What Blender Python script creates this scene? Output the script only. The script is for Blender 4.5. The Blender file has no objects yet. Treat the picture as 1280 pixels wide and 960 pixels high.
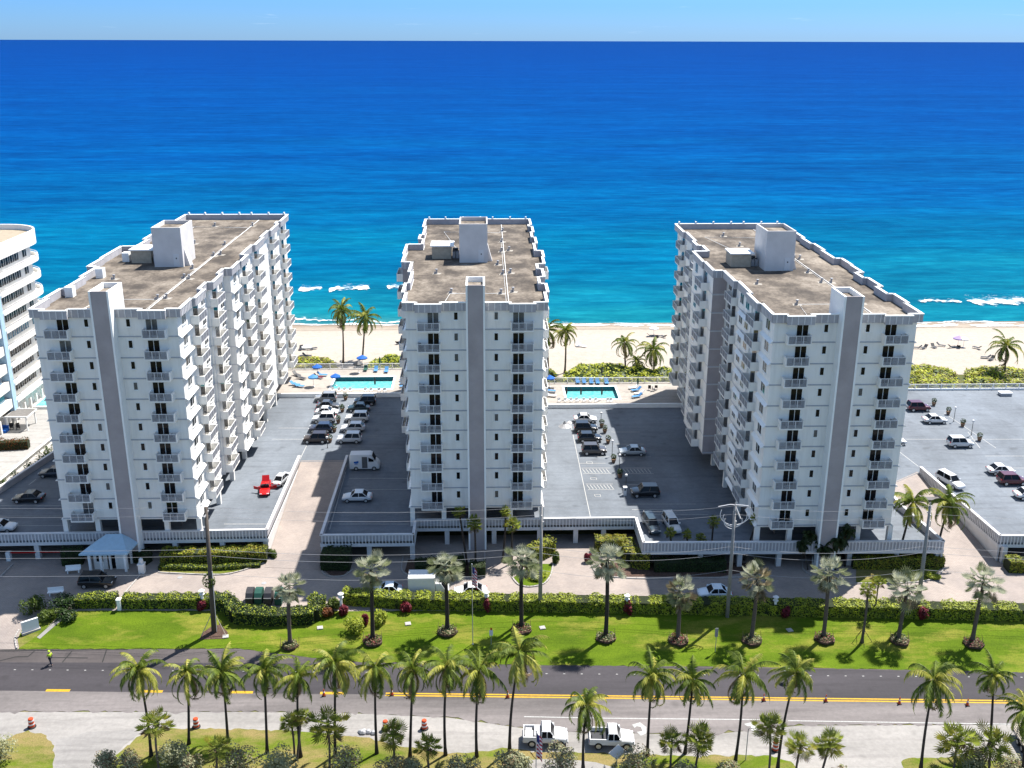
import bpy, bmesh, math, random
from mathutils import Vector, Matrix, noise
random.seed(7)
PI = math.pi
R = math.radians
scene = bpy.context.scene
COL = scene.collection

# ------------------------------------------------------------------ camera model (real metres, camera 65 m up)
FPX, PITCH, YAW, ROLL, CAMH = 1286.0, R(18.55), R(1.55), R(0.15), 65.0
F_ = Vector((math.sin(YAW)*math.cos(PITCH), math.cos(YAW)*math.cos(PITCH), -math.sin(PITCH)))
R0 = Vector((math.cos(YAW), -math.sin(YAW), 0)); U0 = R0.cross(F_)
R_ = R0*math.cos(ROLL)+U0*math.sin(ROLL); U_ = -R0*math.sin(ROLL)+U0*math.cos(ROLL)
CAM = Vector((0, 0, CAMH))
def ray(px, py): return F_*FPX + R_*(px-640) - U_*(py-480)
def P(px, py, z=0.0):
    d = ray(px, py); t = (z-CAMH)/d.z
    return Vector((d.x*t, d.y*t, z))
def PY(px, py, Y):
    d = ray(px, py); t = Y/d.y
    return Vector((d.x*t, Y, CAMH+d.z*t))
BR = [(-200, 0), (97.3, 0), (107.5, 1.4), (110, 1.6), (178, 1.6), (190, 2.6), (206, 3.0), (218, 2.0), (236, 0.3), (243, -1.0), (262, -2.6), (300, -6)]
def gz(y):
    if y <= BR[0][0]: return BR[0][1]
    for (a, za), (b, zb) in zip(BR, BR[1:]):
        if y <= b: return za+(zb-za)*(y-a)/(b-a)
    return BR[-1][1]
def G(px, py, dz=0.0):
    z = 0.0
    for _ in range(40):
        p = P(px, py, z); z = z*.5+.5*(gz(p.y))
    p = P(px, py, z); p.z = z+dz
    return p

# ------------------------------------------------------------------ materials
def new_mat(name):
    m = bpy.data.materials.new(name); m.use_nodes = True
    return m, m.node_tree.nodes, m.node_tree.links
def lin(c):
    return tuple((v/12.92 if v <= .04045 else ((v+.055)/1.055)**2.4) for v in c)
def mat(name, col, rough=.8, var=.12, scale=3.0, spec=.3, metal=0, bump=0, col2=None, stretch=None, detail=6, lo=.35, hi=.65, bscale=None, coat=0):
    """colour = linear albedo, with noise variation"""
    m, n, l = new_mat(name); b = n['Principled BSDF']
    b.inputs['Roughness'].default_value = rough; b.inputs['Metallic'].default_value = metal
    b.inputs['Specular IOR Level'].default_value = spec
    if coat: b.inputs['Coat Weight'].default_value = coat; b.inputs['Coat Roughness'].default_value = .08
    if var == 0 and col2 is None:
        b.inputs['Base Color'].default_value = (*col, 1)
    else:
        tc = n.new('ShaderNodeTexCoord'); mp = n.new('ShaderNodeMapping'); nz = n.new('ShaderNodeTexNoise')
        l.new(tc.outputs['Object'], mp.inputs[0]); l.new(mp.outputs[0], nz.inputs['Vector'])
        if stretch: mp.inputs['Scale'].default_value = stretch
        nz.inputs['Scale'].default_value = scale; nz.inputs['Detail'].default_value = detail; nz.inputs['Roughness'].default_value = .65
        r = n.new('ShaderNodeValToRGB'); r.color_ramp.elements[0].position = lo; r.color_ramp.elements[1].position = hi
        c2 = col2 or tuple(v*(1-var*2) for v in col)
        r.color_ramp.elements[0].color = (*c2, 1); r.color_ramp.elements[1].color = (*[min(.95, v*(1+var*.4)) for v in col], 1)
        l.new(nz.outputs[0], r.inputs[0]); l.new(r.outputs[0], b.inputs['Base Color'])
        if bump:
            nb = n.new('ShaderNodeTexNoise'); nb.inputs['Scale'].default_value = bscale or scale*6; nb.inputs['Detail'].default_value = 4
            l.new(tc.outputs['Object'], nb.inputs['Vector'])
            bp = n.new('ShaderNodeBump'); bp.inputs['Strength'].default_value = bump; bp.inputs['Distance'].default_value = .1
            l.new(nb.outputs[0], bp.inputs['Height']); l.new(bp.outputs[0], b.inputs['Normal'])
    return m
def ramp2(n, l, src, stops):
    r = n.new('ShaderNodeValToRGB'); e = r.color_ramp.elements
    e[0].position, e[0].color = stops[0][0], (*stops[0][1], 1)
    e[1].position, e[1].color = stops[-1][0], (*stops[-1][1], 1)
    for p, c in stops[1:-1]:
        x = e.new(p); x.color = (*c, 1)
    l.new(src, r.inputs[0]); return r
def nz_(n, l, vec, scale, detail=6, rough=.6):
    t = n.new('ShaderNodeTexNoise'); t.inputs['Scale'].default_value = scale; t.inputs['Detail'].default_value = detail
    t.inputs['Roughness'].default_value = rough; l.new(vec, t.inputs['Vector']); return t
def mixc(n, l, fac, a, b, mode='MIX'):
    m = n.new('ShaderNodeMix'); m.data_type = 'RGBA'; m.blend_type = mode
    for s, v in ((m.inputs[0], fac), (m.inputs[6], a), (m.inputs[7], b)):
        if hasattr(v, 'is_output') or isinstance(v, bpy.types.NodeSocket): l.new(v, s)
        elif isinstance(v, (int, float)): s.default_value = v
        else: s.default_value = (*v, 1)
    return m.outputs[2]
def leafmat(name, col, col2, scale=1.5, trans=.35, rough=.55, spec=.3):
    m, n, l = new_mat(name); b = n['Principled BSDF']; out = n['Material Output']
    tc = n.new('ShaderNodeTexCoord'); nz = nz_(n, l, tc.outputs['Object'], scale, 3)
    r = ramp2(n, l, nz.outputs[0], [(.35, col2), (.65, col)])
    l.new(r.outputs[0], b.inputs['Base Color']); b.inputs['Roughness'].default_value = rough
    b.inputs['Specular IOR Level'].default_value = spec
    t = n.new('ShaderNodeBsdfTranslucent'); l.new(r.outputs[0], t.inputs[0])
    mx = n.new('ShaderNodeMixShader'); mx.inputs[0].default_value = trans
    l.new(b.outputs[0], mx.inputs[1]); l.new(t.outputs[0], mx.inputs[2]); l.new(mx.outputs[0], out.inputs[0])
    return m
M = {}
M['wall'] = mat('white_stucco', (.76, .74, .70), .85, .06, 1.1, detail=9, stretch=(1, 1, .12), lo=.30, hi=.52)
M['trim'] = mat('white_trim', (.82, .82, .80), .7, .03, 1)
M['shaft'] = mat('taupe_stucco', (.36, .32, .32), .9, .07, .4, detail=8)
M['greywall'] = mat('pale_grey_stucco', (.60, .575, .56), .9, .06, .4)
M['parapet'] = mat('grey_parapet', (.40, .39, .41), .85, .08, .8)
M['rib'] = mat('parapet_rib', (.60, .59, .59), .85, .05, .8)
M['ledge'] = mat('ledge_grey', (.38, .40, .44), .8, .05, 1)
M['rail'] = mat('grey_rail', (.24, .245, .27), .6, 0)
M['railw'] = mat('white_rail', (.60, .61, .62), .5, 0)
M['glass'] = mat('dark_glass', (.005, .006, .008), .10, 0, spec=.22)
M['glassp'] = mat('curtained_glass', (.10, .11, .12), .25, .3, 1.3, spec=.5)
M['glassg'] = mat('green_glass', (.02, .12, .20), .1, 0, spec=.6)
M['interior'] = mat('shaded_concrete', (.12, .115, .115), .95, .1, 1)  # shade of covered interiors is put into this dark colour
M['alum'] = mat('dull_aluminium', (.5, .5, .5), .45, 0, metal=.6)
M['beige'] = mat('beige_panel', (.42, .37, .29), .8, .1, 2)
M['metal'] = mat('galvanised', (.35, .35, .36), .5, .1, 6, metal=.3)
M['dark'] = mat('dark_metal', (.03, .03, .033), .5, 0)
M['black'] = mat('black_rubber', (.018, .018, .018), .8, 0)
M['mulch'] = mat('mulch', (.10, .06, .045), .95, .3, 6, bump=.6)
M['curb'] = mat('curb_concrete', (.34, .32, .30), .9, .1, 3)
M['wood'] = mat('weathered_pole_wood', (.11, .09, .075), .9, .2, 3, stretch=(6, 6, .4))
M['conc'] = mat('concrete_pole', (.28, .265, .25), .85, .1, 3)
M['trunk'] = mat('palm_bark_grey', (.125, .10, .08), .95, .22, 6, stretch=(1, 1, 3))
M['trunkd'] = mat('palm_bark_dark', (.05, .04, .033), .95, .25, 5, stretch=(1, 1, 3))
M['blue'] = mat('blue_canvas', (.01, .10, .40), .8, .08, 3)
M['bluel'] = mat('light_blue_sling', (.06, .20, .42), .8, .05, 3)
M['green_c'] = mat('green_canvas', (.01, .06, .045), .8, 0)
M['white'] = mat('white_paint', (.62, .62, .62), .5, .02, 2)
M['orange'] = mat('orange_plastic', (.50, .06, .015), .5, .05, 3)
M['linew'] = mat('white_road_paint', (.36, .36, .35), .8, .15, 6)
M['liney'] = mat('yellow_road_paint', (.42, .25, .012), .75, .12, 4)
M['canopy'] = mat('pale_blue_metal_roof', (.36, .50, .60), .45, .05, 2)
M['red'] = mat('red_paint', (.42, .005, .005), .3, 0, coat=.5)
M['terra'] = mat('clay_pot', (.18, .11, .07), .9, .1, 3)
M['skin'] = mat('skin', (.42, .25, .17), .6, 0)
M['denim'] = mat('dark_trousers', (.02, .022, .035), .9, 0)
M['hiviz'] = mat('hi_vis_yellow', (.35, .48, .03), .7, 0)
M['pblue'] = mat('blue_band', (.38, .55, .70), .8, .04, 1)
M['grille'] = mat('louvre_slats', (.20, .19, .18), .8, .1, 2)
# foliage
M['coco'] = leafmat('coconut_leaf', (.17, .22, .022), (.045, .075, .009))
M['coco2'] = leafmat('coconut_leaf_yellow', (.42, .39, .07), (.16, .19, .025))
M['deadleaf'] = leafmat('dry_palm_leaf', (.24, .17, .09), (.10, .065, .035), trans=.15)
M['bis'] = leafmat('silver_palm_leaf', (.60, .60, .46), (.30, .32, .23), trans=.4, rough=.5)
M['bis2'] = leafmat('silver_green_leaf', (.36, .38, .22), (.15, .18, .09), trans=.35, rough=.5)
M['bisdry'] = leafmat('straw_palm_leaf', (.34, .29, .18), (.15, .12, .07), trans=.15)
M['sabal'] = leafmat('sabal_leaf', (.38, .43, .08), (.12, .16, .03), trans=.6)
M['date'] = leafmat('date_palm_leaf', (.04, .06, .014), (.015, .026, .007))
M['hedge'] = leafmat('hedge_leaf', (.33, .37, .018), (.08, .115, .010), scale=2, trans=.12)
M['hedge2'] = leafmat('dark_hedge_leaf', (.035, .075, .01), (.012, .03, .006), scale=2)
M['hedgeg'] = leafmat('golden_hedge_leaf', (.30, .25, .02), (.08, .09, .01), scale=1.2, trans=.3)
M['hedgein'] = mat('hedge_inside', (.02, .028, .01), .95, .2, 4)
M['silver'] = leafmat('silver_shrub_leaf', (.46, .46, .27), (.21, .22, .12), scale=2, trans=.45)
M['redleaf'] = leafmat('crimson_leaf', (.26, .025, .045), (.07, .01, .015), scale=3)
M['orangeleaf'] = leafmat('orange_leaf', (.22, .07, .015), (.06, .022, .008), scale=2)
M['dune'] = leafmat('sea_grape_leaf', (.50, .52, .04), (.24, .28, .02), scale=.6, trans=.4)
M['dunedry'] = leafmat('dry_dune_leaf', (.26, .20, .06), (.11, .10, .025), scale=.6)
M['plant'] = leafmat('garden_leaf', (.11, .155, .015), (.03, .055, .008), scale=2)

M['flash'] = mat('roof_flashing_patch', (.30, .275, .24), .9, .15, 2)
# roof: tar-and-gravel with stains
def roof_mat():
    m, n, l = new_mat('stained_gravel_roof'); b = n['Principled BSDF']; b.inputs['Roughness'].default_value = .95
    tc = n.new('ShaderNodeTexCoord'); oi = n.new('ShaderNodeObjectInfo')
    ad = n.new('ShaderNodeVectorMath'); ad.operation = 'ADD'; l.new(tc.outputs['Object'], ad.inputs[0])
    cb = n.new('ShaderNodeCombineXYZ'); mu = n.new('ShaderNodeMath'); mu.operation = 'MULTIPLY'; mu.inputs[1].default_value = 90
    l.new(oi.outputs['Random'], mu.inputs[0]); l.new(mu.outputs[0], cb.inputs[0]); l.new(cb.outputs[0], ad.inputs[1])
    mp = n.new('ShaderNodeMapping'); mp.inputs['Scale'].default_value = (1, .7, 1); l.new(ad.outputs[0], mp.inputs[0])
    a = nz_(n, l, mp.outputs[0], .22, 10, .72); c = nz_(n, l, mp.outputs[0], 2.2, 8, .75)
    r = ramp2(n, l, a.outputs[0], [(.38, (.045, .035, .026)), (.46, (.09, .072, .055)), (.53, (.155, .128, .10)), (.64, (.25, .215, .175))])
    r2 = ramp2(n, l, c.outputs[0], [(.35, (.62, .60, .58)), (.62, (1, 1, 1))])
    o = mixc(n, l, 1.0, r.outputs[0], r2.outputs[0], 'MULTIPLY')
    l.new(o, b.inputs['Base Color'])
    return m
M['roof'] = roof_mat()
def asphalt(name, base, var, patch=.03, spd=(1, 1, 1)):
    m, n, l = new_mat(name); b = n['Principled BSDF']; b.inputs['Roughness'].default_value = .9
    tc = n.new('ShaderNodeTexCoord'); mp = n.new('ShaderNodeMapping'); mp.inputs['Scale'].default_value = spd
    l.new(tc.outputs['Object'], mp.inputs[0])
    a = nz_(n, l, mp.outputs[0], .12, 8, .6); c = nz_(n, l, tc.outputs['Object'], 2.2, 6, .7)
    lo = tuple(v*(1-var) for v in base); hi = tuple(v*(1+var) for v in base)
    r = ramp2(n, l, a.outputs[0], [(.35, lo), (.65, hi)]); r2 = ramp2(n, l, c.outputs[0], [(.3, (.82, .82, .82)), (.7, (1.08, 1.08, 1.08))])
    mp2 = n.new('ShaderNodeMapping'); mp2.inputs['Scale'].default_value = (.10, 1.1, 1); l.new(tc.outputs['Object'], mp2.inputs[0])
    e = nz_(n, l, mp2.outputs[0], .9, 6, .65); r3 = ramp2(n, l, e.outputs[0], [(.50, (1, 1, 1)), (.72, (.74, .73, .74))])      # tyre and wash streaks
    g_ = nz_(n, l, tc.outputs['Object'], .55, 3, .5); r4 = ramp2(n, l, g_.outputs[0], [(.62, (1, 1, 1)), (.74, (.70, .70, .70))])   # oil spots
    o_ = mixc(n, l, 1.0, r.outputs[0], r2.outputs[0], 'MULTIPLY'); o_ = mixc(n, l, 1.0, o_, r3.outputs[0], 'MULTIPLY')
    l.new(mixc(n, l, 1.0, o_, r4.outputs[0], 'MULTIPLY'), b.inputs['Base Color'])
    return m
M['deck'] = asphalt('blue_grey_deck_coating', (.125, .143, .166), .2, spd=(1, .5, 1))
M['road'] = asphalt('fresh_asphalt', (.034, .030, .035), .25, spd=(.25, 1.5, 1))
M['road2'] = asphalt('old_asphalt', (.118, .105, .102), .45, spd=(.18, 1.5, 1))
M['road3'] = asphalt('cracked_shoulder_asphalt', (.065, .055, .054), .25, spd=(.4, 1, 1))
M['dirt'] = asphalt('crushed_shell_shoulder', (.225, .213, .20), .20, spd=(.35, 1.2, 1))
M['path'] = asphalt('pale_concrete', (.215, .205, .195), .08)
M['pooldeck'] = asphalt('pool_deck_pavers', (.29, .26, .228), .10)
M['whitepave'] = asphalt('white_paving', (.27, .262, .25), .08)
def paver():
    m, n, l = new_mat('blush_pavers'); b = n['Principled BSDF']; b.inputs['Roughness'].default_value = .9
    tc = n.new('ShaderNodeTexCoord'); br = n.new('ShaderNodeTexBrick'); l.new(tc.outputs['Object'], br.inputs[0])
    br.inputs['Scale'].default_value = 1.6; br.inputs['Color1'].default_value = (.29, .25, .225, 1); br.inputs['Color2'].default_value = (.25, .212, .19, 1)
    br.inputs['Mortar'].default_value = (.20, .172, .15, 1); br.inputs['Mortar Size'].default_value = .03
    a = nz_(n, l, tc.outputs['Object'], .18, 8, .65); r = ramp2(n, l, a.outputs[0], [(.35, (.78, .78, .80)), (.65, (1.12, 1.1, 1.08))])
    l.new(mixc(n, l, 1.0, br.outputs[0], r.outputs[0], 'MULTIPLY'), b.inputs['Base Color'])
    return m
M['paver'] = paver()
def lawn(name, g1, g2, dry, amt=.5):
    m, n, l = new_mat(name); b = n['Principled BSDF']; b.inputs['Roughness'].default_value = .95; b.inputs['Specular IOR Level'].default_value = .1
    tc = n.new('ShaderNodeTexCoord'); mp = n.new('ShaderNodeMapping'); mp.inputs['Scale'].default_value = (.45, 1.2, 1); l.new(tc.outputs['Object'], mp.inputs[0])
    a = nz_(n, l, mp.outputs[0], .35, 7, .65); c = nz_(n, l, mp.outputs[0], .22, 7, .7); d = nz_(n, l, tc.outputs['Object'], 7, 5, .7)
    r = ramp2(n, l, a.outputs[0], [(.35, g2), (.62, g1)]); k = ramp2(n, l, c.outputs[0], [(amt, (0, 0, 0)), (amt+.18, (1, 1, 1))])
    o = mixc(n, l, k.outputs[0], r.outputs[0], dry); f = ramp2(n, l, d.outputs[0], [(.3, (.62, .66, .6)), (.7, (1.2, 1.2, 1.15))])
    l.new(mixc(n, l, 1.0, o, f.outputs[0], 'MULTIPLY'), b.inputs['Base Color'])
    bp = n.new('ShaderNodeBump'); bp.inputs['Strength'].default_value = .5; bp.inputs['Distance'].default_value = .08
    l.new(d.outputs[0], bp.inputs['Height']); l.new(bp.outputs[0], b.inputs['Normal'])
    return m
M['lawn'] = lawn('mown_lawn', (.088, .135, .007), (.055, .092, .005), (.20, .185, .035), .50)
M['grass2'] = lawn('verge_grass', (.10, .14, .010), (.065, .095, .008), (.20, .155, .065), .42)
M['ground'] = lawn('rough_ground', (.10, .11, .035), (.075, .08, .03), (.17, .14, .085), .45)
def sand():
    m, n, l = new_mat('beach_sand'); b = n['Principled BSDF']; b.inputs['Roughness'].default_value = .95; b.inputs['Specular IOR Level'].default_value = .1
    tc = n.new('ShaderNodeTexCoord'); sp = n.new('ShaderNodeSeparateXYZ'); l.new(tc.outputs['Object'], sp.inputs[0])
    mp = n.new('ShaderNodeMapping'); mp.inputs['Scale'].default_value = (.12, 1, 1); l.new(tc.outputs['Object'], mp.inputs[0])
    w = nz_(n, l, mp.outputs[0], .35, 5, .6); d = nz_(n, l, tc.outputs['Object'], .9, 8, .75)
    # wetness by distance to the waterline (y ~ 243)
    a = n.new('ShaderNodeMath'); a.operation = 'MULTIPLY_ADD'; a.inputs[1].default_value = 6; l.new(w.outputs[0], a.inputs[0]); l.new(sp.outputs[1], a.inputs[2])
    mr = n.new('ShaderNodeMapRange'); mr.inputs[1].default_value = 225; mr.inputs[2].default_value = 252; l.new(a.outputs[0], mr.inputs[0])
    r = ramp2(n, l, mr.outputs[0], [(0, (.33, .292, .25)), (.30, (.31, .27, .228)), (.35, (.205, .17, .135)), (.40, (.28, .24, .195)), (.55, (.215, .168, .13)), (.75, (.17, .138, .11))])
    f = ramp2(n, l, d.outputs[0], [(.3, (.84, .83, .82)), (.6, (1.05, 1.05, 1.05))])
    l.new(mixc(n, l, 1.0, r.outputs[0], f.outputs[0], 'MULTIPLY'), b.inputs['Base Color'])
    bp = n.new('ShaderNodeBump'); bp.inputs['Strength'].default_value = .6; bp.inputs['Distance'].default_value = .25
    l.new(d.outputs[0], bp.inputs['Height']); l.new(bp.outputs[0], b.inputs['Normal'])
    return m
M['sand'] = sand()
def sea():
    m, n, l = new_mat('ocean_water'); b = n['Principled BSDF']
    tc = n.new('ShaderNodeTexCoord'); sp = n.new('ShaderNodeSeparateXYZ'); l.new(tc.outputs['Object'], sp.inputs[0])
    lg = n.new('ShaderNodeMath'); lg.operation = 'LOGARITHM'; lg.inputs[1].default_value = 10
    mp = n.new('ShaderNodeMapping'); mp.inputs['Scale'].default_value = (.25, 1, 1); l.new(tc.outputs['Object'], mp.inputs[0])
    w = nz_(n, l, mp.outputs[0], .006, 6, .6)
    mx = n.new('ShaderNodeMath'); mx.operation = 'MULTIPLY_ADD'; mx.inputs[1].default_value = .5; l.new(w.outputs[0], mx.inputs[0])
    ad = n.new('ShaderNodeMath'); ad.operation = 'MAXIMUM'; ad.inputs[1].default_value = 100; l.new(sp.outputs[1], ad.inputs[0])
    l.new(ad.outputs[0], lg.inputs[0]); l.new(lg.outputs[0], mx.inputs[2])
    mr = n.new('ShaderNodeMapRange'); mr.inputs[1].default_value = 2.36+.25; mr.inputs[2].default_value = 4.2+.25; l.new(mx.outputs[0], mr.inputs[0])
    r = ramp2(n, l, mr.outputs[0], SEA)
    # swell lines: light and dark wave faces and glints painted into the water colour
    mp2 = n.new('ShaderNodeMapping'); mp2.inputs['Scale'].default_value = (.22, 1, 1); mp2.inputs['Rotation'].default_value = (0, 0, R(7)); l.new(tc.outputs['Object'], mp2.inputs[0])
    s1 = nz_(n, l, mp2.outputs[0], .09, 8, .7); s2 = nz_(n, l, mp2.outputs[0], .015, 6, .65)
    f = ramp2(n, l, s1.outputs[0], [(.36, (.66, .76, .82)), (.62, (1.25, 1.2, 1.14))])
    f2 = ramp2(n, l, s2.outputs[0], [(.38, (.76, .86, .90)), (.62, (1.16, 1.12, 1.08))])
    mp3 = n.new('ShaderNodeMapping'); mp3.inputs['Scale'].default_value = (.35, 1, 1); mp3.inputs['Rotation'].default_value = (0, 0, R(-6)); l.new(tc.outputs['Object'], mp3.inputs[0])
    s4 = nz_(n, l, mp3.outputs[0], .28, 5, .7); f3 = ramp2(n, l, s4.outputs[0], [(.36, (.66, .80, .85)), (.53, (1, 1, 1)), (.68, (1.8, 1.32, 1.2))])
    o = mixc(n, l, 1.0, r.outputs[0], f.outputs[0], 'MULTIPLY'); o = mixc(n, l, 1.0, o, f2.outputs[0], 'MULTIPLY'); o = mixc(n, l, 1.0, o, f3.outputs[0], 'MULTIPLY')
    l.new(o, b.inputs['Base Color'])
    b.inputs['Roughness'].default_value = .5; b.inputs['Specular IOR Level'].default_value = .02; b.inputs['IOR'].default_value = 1.1
    bp = n.new('ShaderNodeBump'); bp.inputs['Strength'].default_value = .5; bp.inputs['Distance'].default_value = .8
    s3 = nz_(n, l, mp2.outputs[0], .35, 6, .65)
    l.new(s3.outputs[0], bp.inputs['Height']); l.new(bp.outputs[0], b.inputs['Normal'])
    return m
SEA = [(0, (.04, .15, .15)), (.03, (.004, .112, .155)), (.08, (.0006, .082, .165)), (.16, (.0002, .057, .168)), (.28, (.0001, .042, .168)), (.52, (.0001, .033, .162)), (.75, (.0001, .029, .152)), (1, (.0002, .028, .142))]
M['sea'] = sea()
def foam():
    m, n, l = new_mat('sea_foam'); b = n['Principled BSDF']; b.inputs['Base Color'].default_value = (.82, .85, .86, 1); b.inputs['Roughness'].default_value = .9
    out = n['Material Output']; tc = n.new('ShaderNodeTexCoord'); mp = n.new('ShaderNodeMapping'); mp.inputs['Scale'].default_value = (.35, 1, 1); l.new(tc.outputs['Object'], mp.inputs[0])
    a = nz_(n, l, mp.outputs[0], 1.3, 9, .75)
    at = n.new('ShaderNodeAttribute'); at.attribute_name = 'foam'
    s = n.new('ShaderNodeMath'); s.operation = 'ADD'; l.new(a.outputs[0], s.inputs[0]); l.new(at.outputs['Fac'], s.inputs[1])
    r = n.new('ShaderNodeMapRange'); r.inputs[1].default_value = .95; r.inputs[2].default_value = 1.1; l.new(s.outputs[0], r.inputs[0])
    t = n.new('ShaderNodeBsdfTransparent'); mx = n.new('ShaderNodeMixShader'); l.new(r.outputs[0], mx.inputs[0])
    l.new(t.outputs[0], mx.inputs[1]); l.new(b.outputs[0], mx.inputs[2]); l.new(mx.outputs[0], out.inputs[0])
    return m
M['foam'] = foam()
def poolw():
    m, n, l = new_mat('pool_water'); b = n['Principled BSDF']
    tc = n.new('ShaderNodeTexCoord'); a = nz_(n, l, tc.outputs['Object'], 1.3, 4, .6)
    r = ramp2(n, l, a.outputs[0], [(.35, (.06, .30, .31)), (.65, (.14, .42, .41))]); l.new(r.outputs[0], b.inputs['Base Color'])
    b.inputs['Roughness'].default_value = .15; b.inputs['Specular IOR Level'].default_value = .4
    bp = n.new('ShaderNodeBump'); bp.inputs['Strength'].default_value = .1; l.new(a.outputs[0], bp.inputs['Height']); l.new(bp.outputs[0], b.inputs['Normal'])
    return m
M['pool'] = poolw(); M['tile'] = mat('teal_pool_tile', (.01, .10, .14), .3, .05, 4)
_paint = {}
def paint(c, rough=.3):
    k = tuple(round(v, 3) for v in c)
    if k not in _paint: _paint[k] = mat('car_paint', k, rough, 0, spec=.5, coat=.6)
    return _paint[k]

# ------------------------------------------------------------------ mesh helpers
class MB:
    def __init__(s): s.v = []; s.f = []; s.m = []
    def add(s, vs, fs, mi=0):
        o = len(s.v); s.v += [tuple(v) for v in vs]
        for f in fs: s.f.append(tuple(i+o for i in f)); s.m.append(mi)
        return s
    def box(s, a, b, mi=0, top=None):
        x0, y0, z0 = a; x1, y1, z1 = b
        return s.add([(x0,y0,z0),(x1,y0,z0),(x1,y1,z0),(x0,y1,z0),(x0,y0,z1),(x1,y0,z1),(x1,y1,z1),(x0,y1,z1)],
                     [(0,3,2,1),(4,5,6,7),(0,1,5,4),(1,2,6,5),(2,3,7,6),(3,0,4,7)], mi)
    def obox(s, c, ax, hl, hw, z0, z1, mi=0):
        """box centred at c (x,y), along direction ax, half-length, half-width"""
        a = Vector((ax[0], ax[1])).normalized(); n = Vector((-a.y, a.x)); c = Vector((c[0], c[1]))
        q = [c-a*hl-n*hw, c+a*hl-n*hw, c+a*hl+n*hw, c-a*hl+n*hw]
        return s.prism([(p.x, p.y) for p in q], z0, z1, mi)
    def prism(s, pts, z0, z1, mi=0, topz=None):
        n = len(pts); zt = topz or [z1]*n; zb = z0 if isinstance(z0, list) else [z0]*n
        vs = [(x, y, zb[i]) for i, (x, y) in enumerate(pts)]+[(x, y, zt[i]) for i, (x, y) in enumerate(pts)]
        fs = [tuple(range(n-1, -1, -1)), tuple(range(n, 2*n))]+[(i, (i+1) % n, n+(i+1) % n, n+i) for i in range(n)]
        return s.add(vs, fs, mi)
    def tube(s, path, rad, n=6, mi=0, cap=True):
        path = [Vector(p) for p in path]; rad = rad if isinstance(rad, (list, tuple)) else [rad]*len(path)
        rings = []; 
        for i, p in enumerate(path):
            t = (path[min(i+1, len(path)-1)]-path[max(i-1, 0)])
            t = t.normalized() if t.length > 1e-9 else Vector((0, 0, 1))
            u = t.cross(Vector((0, 1, 0))) if abs(t.y) < .9 else t.cross(Vector((1, 0, 0)))
            u.normalize(); w = t.cross(u)
            rings.append([p+(u*math.cos(2*PI*k/n)+w*math.sin(2*PI*k/n))*rad[i] for k in range(n)])
        vs = [q for r in rings for q in r]; fs = []
        for i in range(len(path)-1):
            for k in range(n):
                a = i*n+k; b = i*n+(k+1) % n; fs.append((a, b, b+n, a+n))
        if cap: fs.append(tuple(range(n-1, -1, -1))); fs.append(tuple(range((len(path)-1)*n, len(path)*n)))
        return s.add(vs, fs, mi)
    def lathe(s, c, prof, n=12, mi=0):
        vs = []; fs = []
        for r, z in prof:
            for k in range(n): vs.append((c[0]+r*math.cos(2*PI*k/n), c[1]+r*math.sin(2*PI*k/n), c[2]+z))
        for i in range(len(prof)-1):
            for k in range(n):
                a = i*n+k; b = i*n+(k+1) % n; fs.append((a, b, b+n, a+n))
        fs.append(tuple(range(n-1, -1, -1))); fs.append(tuple(range((len(prof)-1)*n, len(prof)*n)))
        return s.add(vs, fs, mi)
    def mesh(s, name, mats, smooth=False):
        me = bpy.data.meshes.new(name); me.from_pydata(s.v, [], s.f)
        mats = mats if isinstance(mats, (list, tuple)) else [mats]
        for m in mats: me.materials.append(M[m] if isinstance(m, str) else m)
        if len(mats) > 1: me.polygons.foreach_set('material_index', s.m)
        if smooth: me.polygons.foreach_set('use_smooth', [True]*len(me.polygons))
        me.update(); return me
    def build(s, name, mats, parent=None, smooth=False, loc=None, rz=0):
        return link(name, s.mesh(name, mats, smooth), parent, loc, rz)
def link(name, me, parent=None, loc=None, rz=0, scale=None):
    o = bpy.data.objects.new(name, me); COL.objects.link(o)
    if parent is not None: o.parent = parent
    if loc is not None: o.location = loc
    if rz: o.rotation_euler = (0, 0, rz)
    if scale is not None: o.scale = scale
    return o
def tag(o, label, cat, group=None):
    o['label'] = label; o['category'] = cat
    if group: o['group'] = group
    return o
def thing(name, label, cat, loc=(0, 0, 0), rz=0, group=None, scale=None):
    o = bpy.data.objects.new(name, None); COL.objects.link(o); o.location = loc; o.rotation_euler = (0, 0, rz)
    o.empty_display_size = .3
    if scale: o.scale = scale
    return tag(o, label, cat, group)
def struct(o, kind='structure'): o['kind'] = kind; return o
def copy_tree(o, parent=None):
    c = o.copy(); COL.objects.link(c); c.parent = parent
    for ch in list(o.children): copy_tree(ch, c)
    return c
ORD = ['first', 'second', 'third', 'fourth', 'fifth', 'sixth', 'seventh', 'eighth', 'ninth', 'tenth', 'eleventh', 'twelfth', 'thirteenth', 'fourteenth', 'fifteenth', 'sixteenth', 'seventeenth', 'eighteenth', 'nineteenth', 'twentieth']

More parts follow.
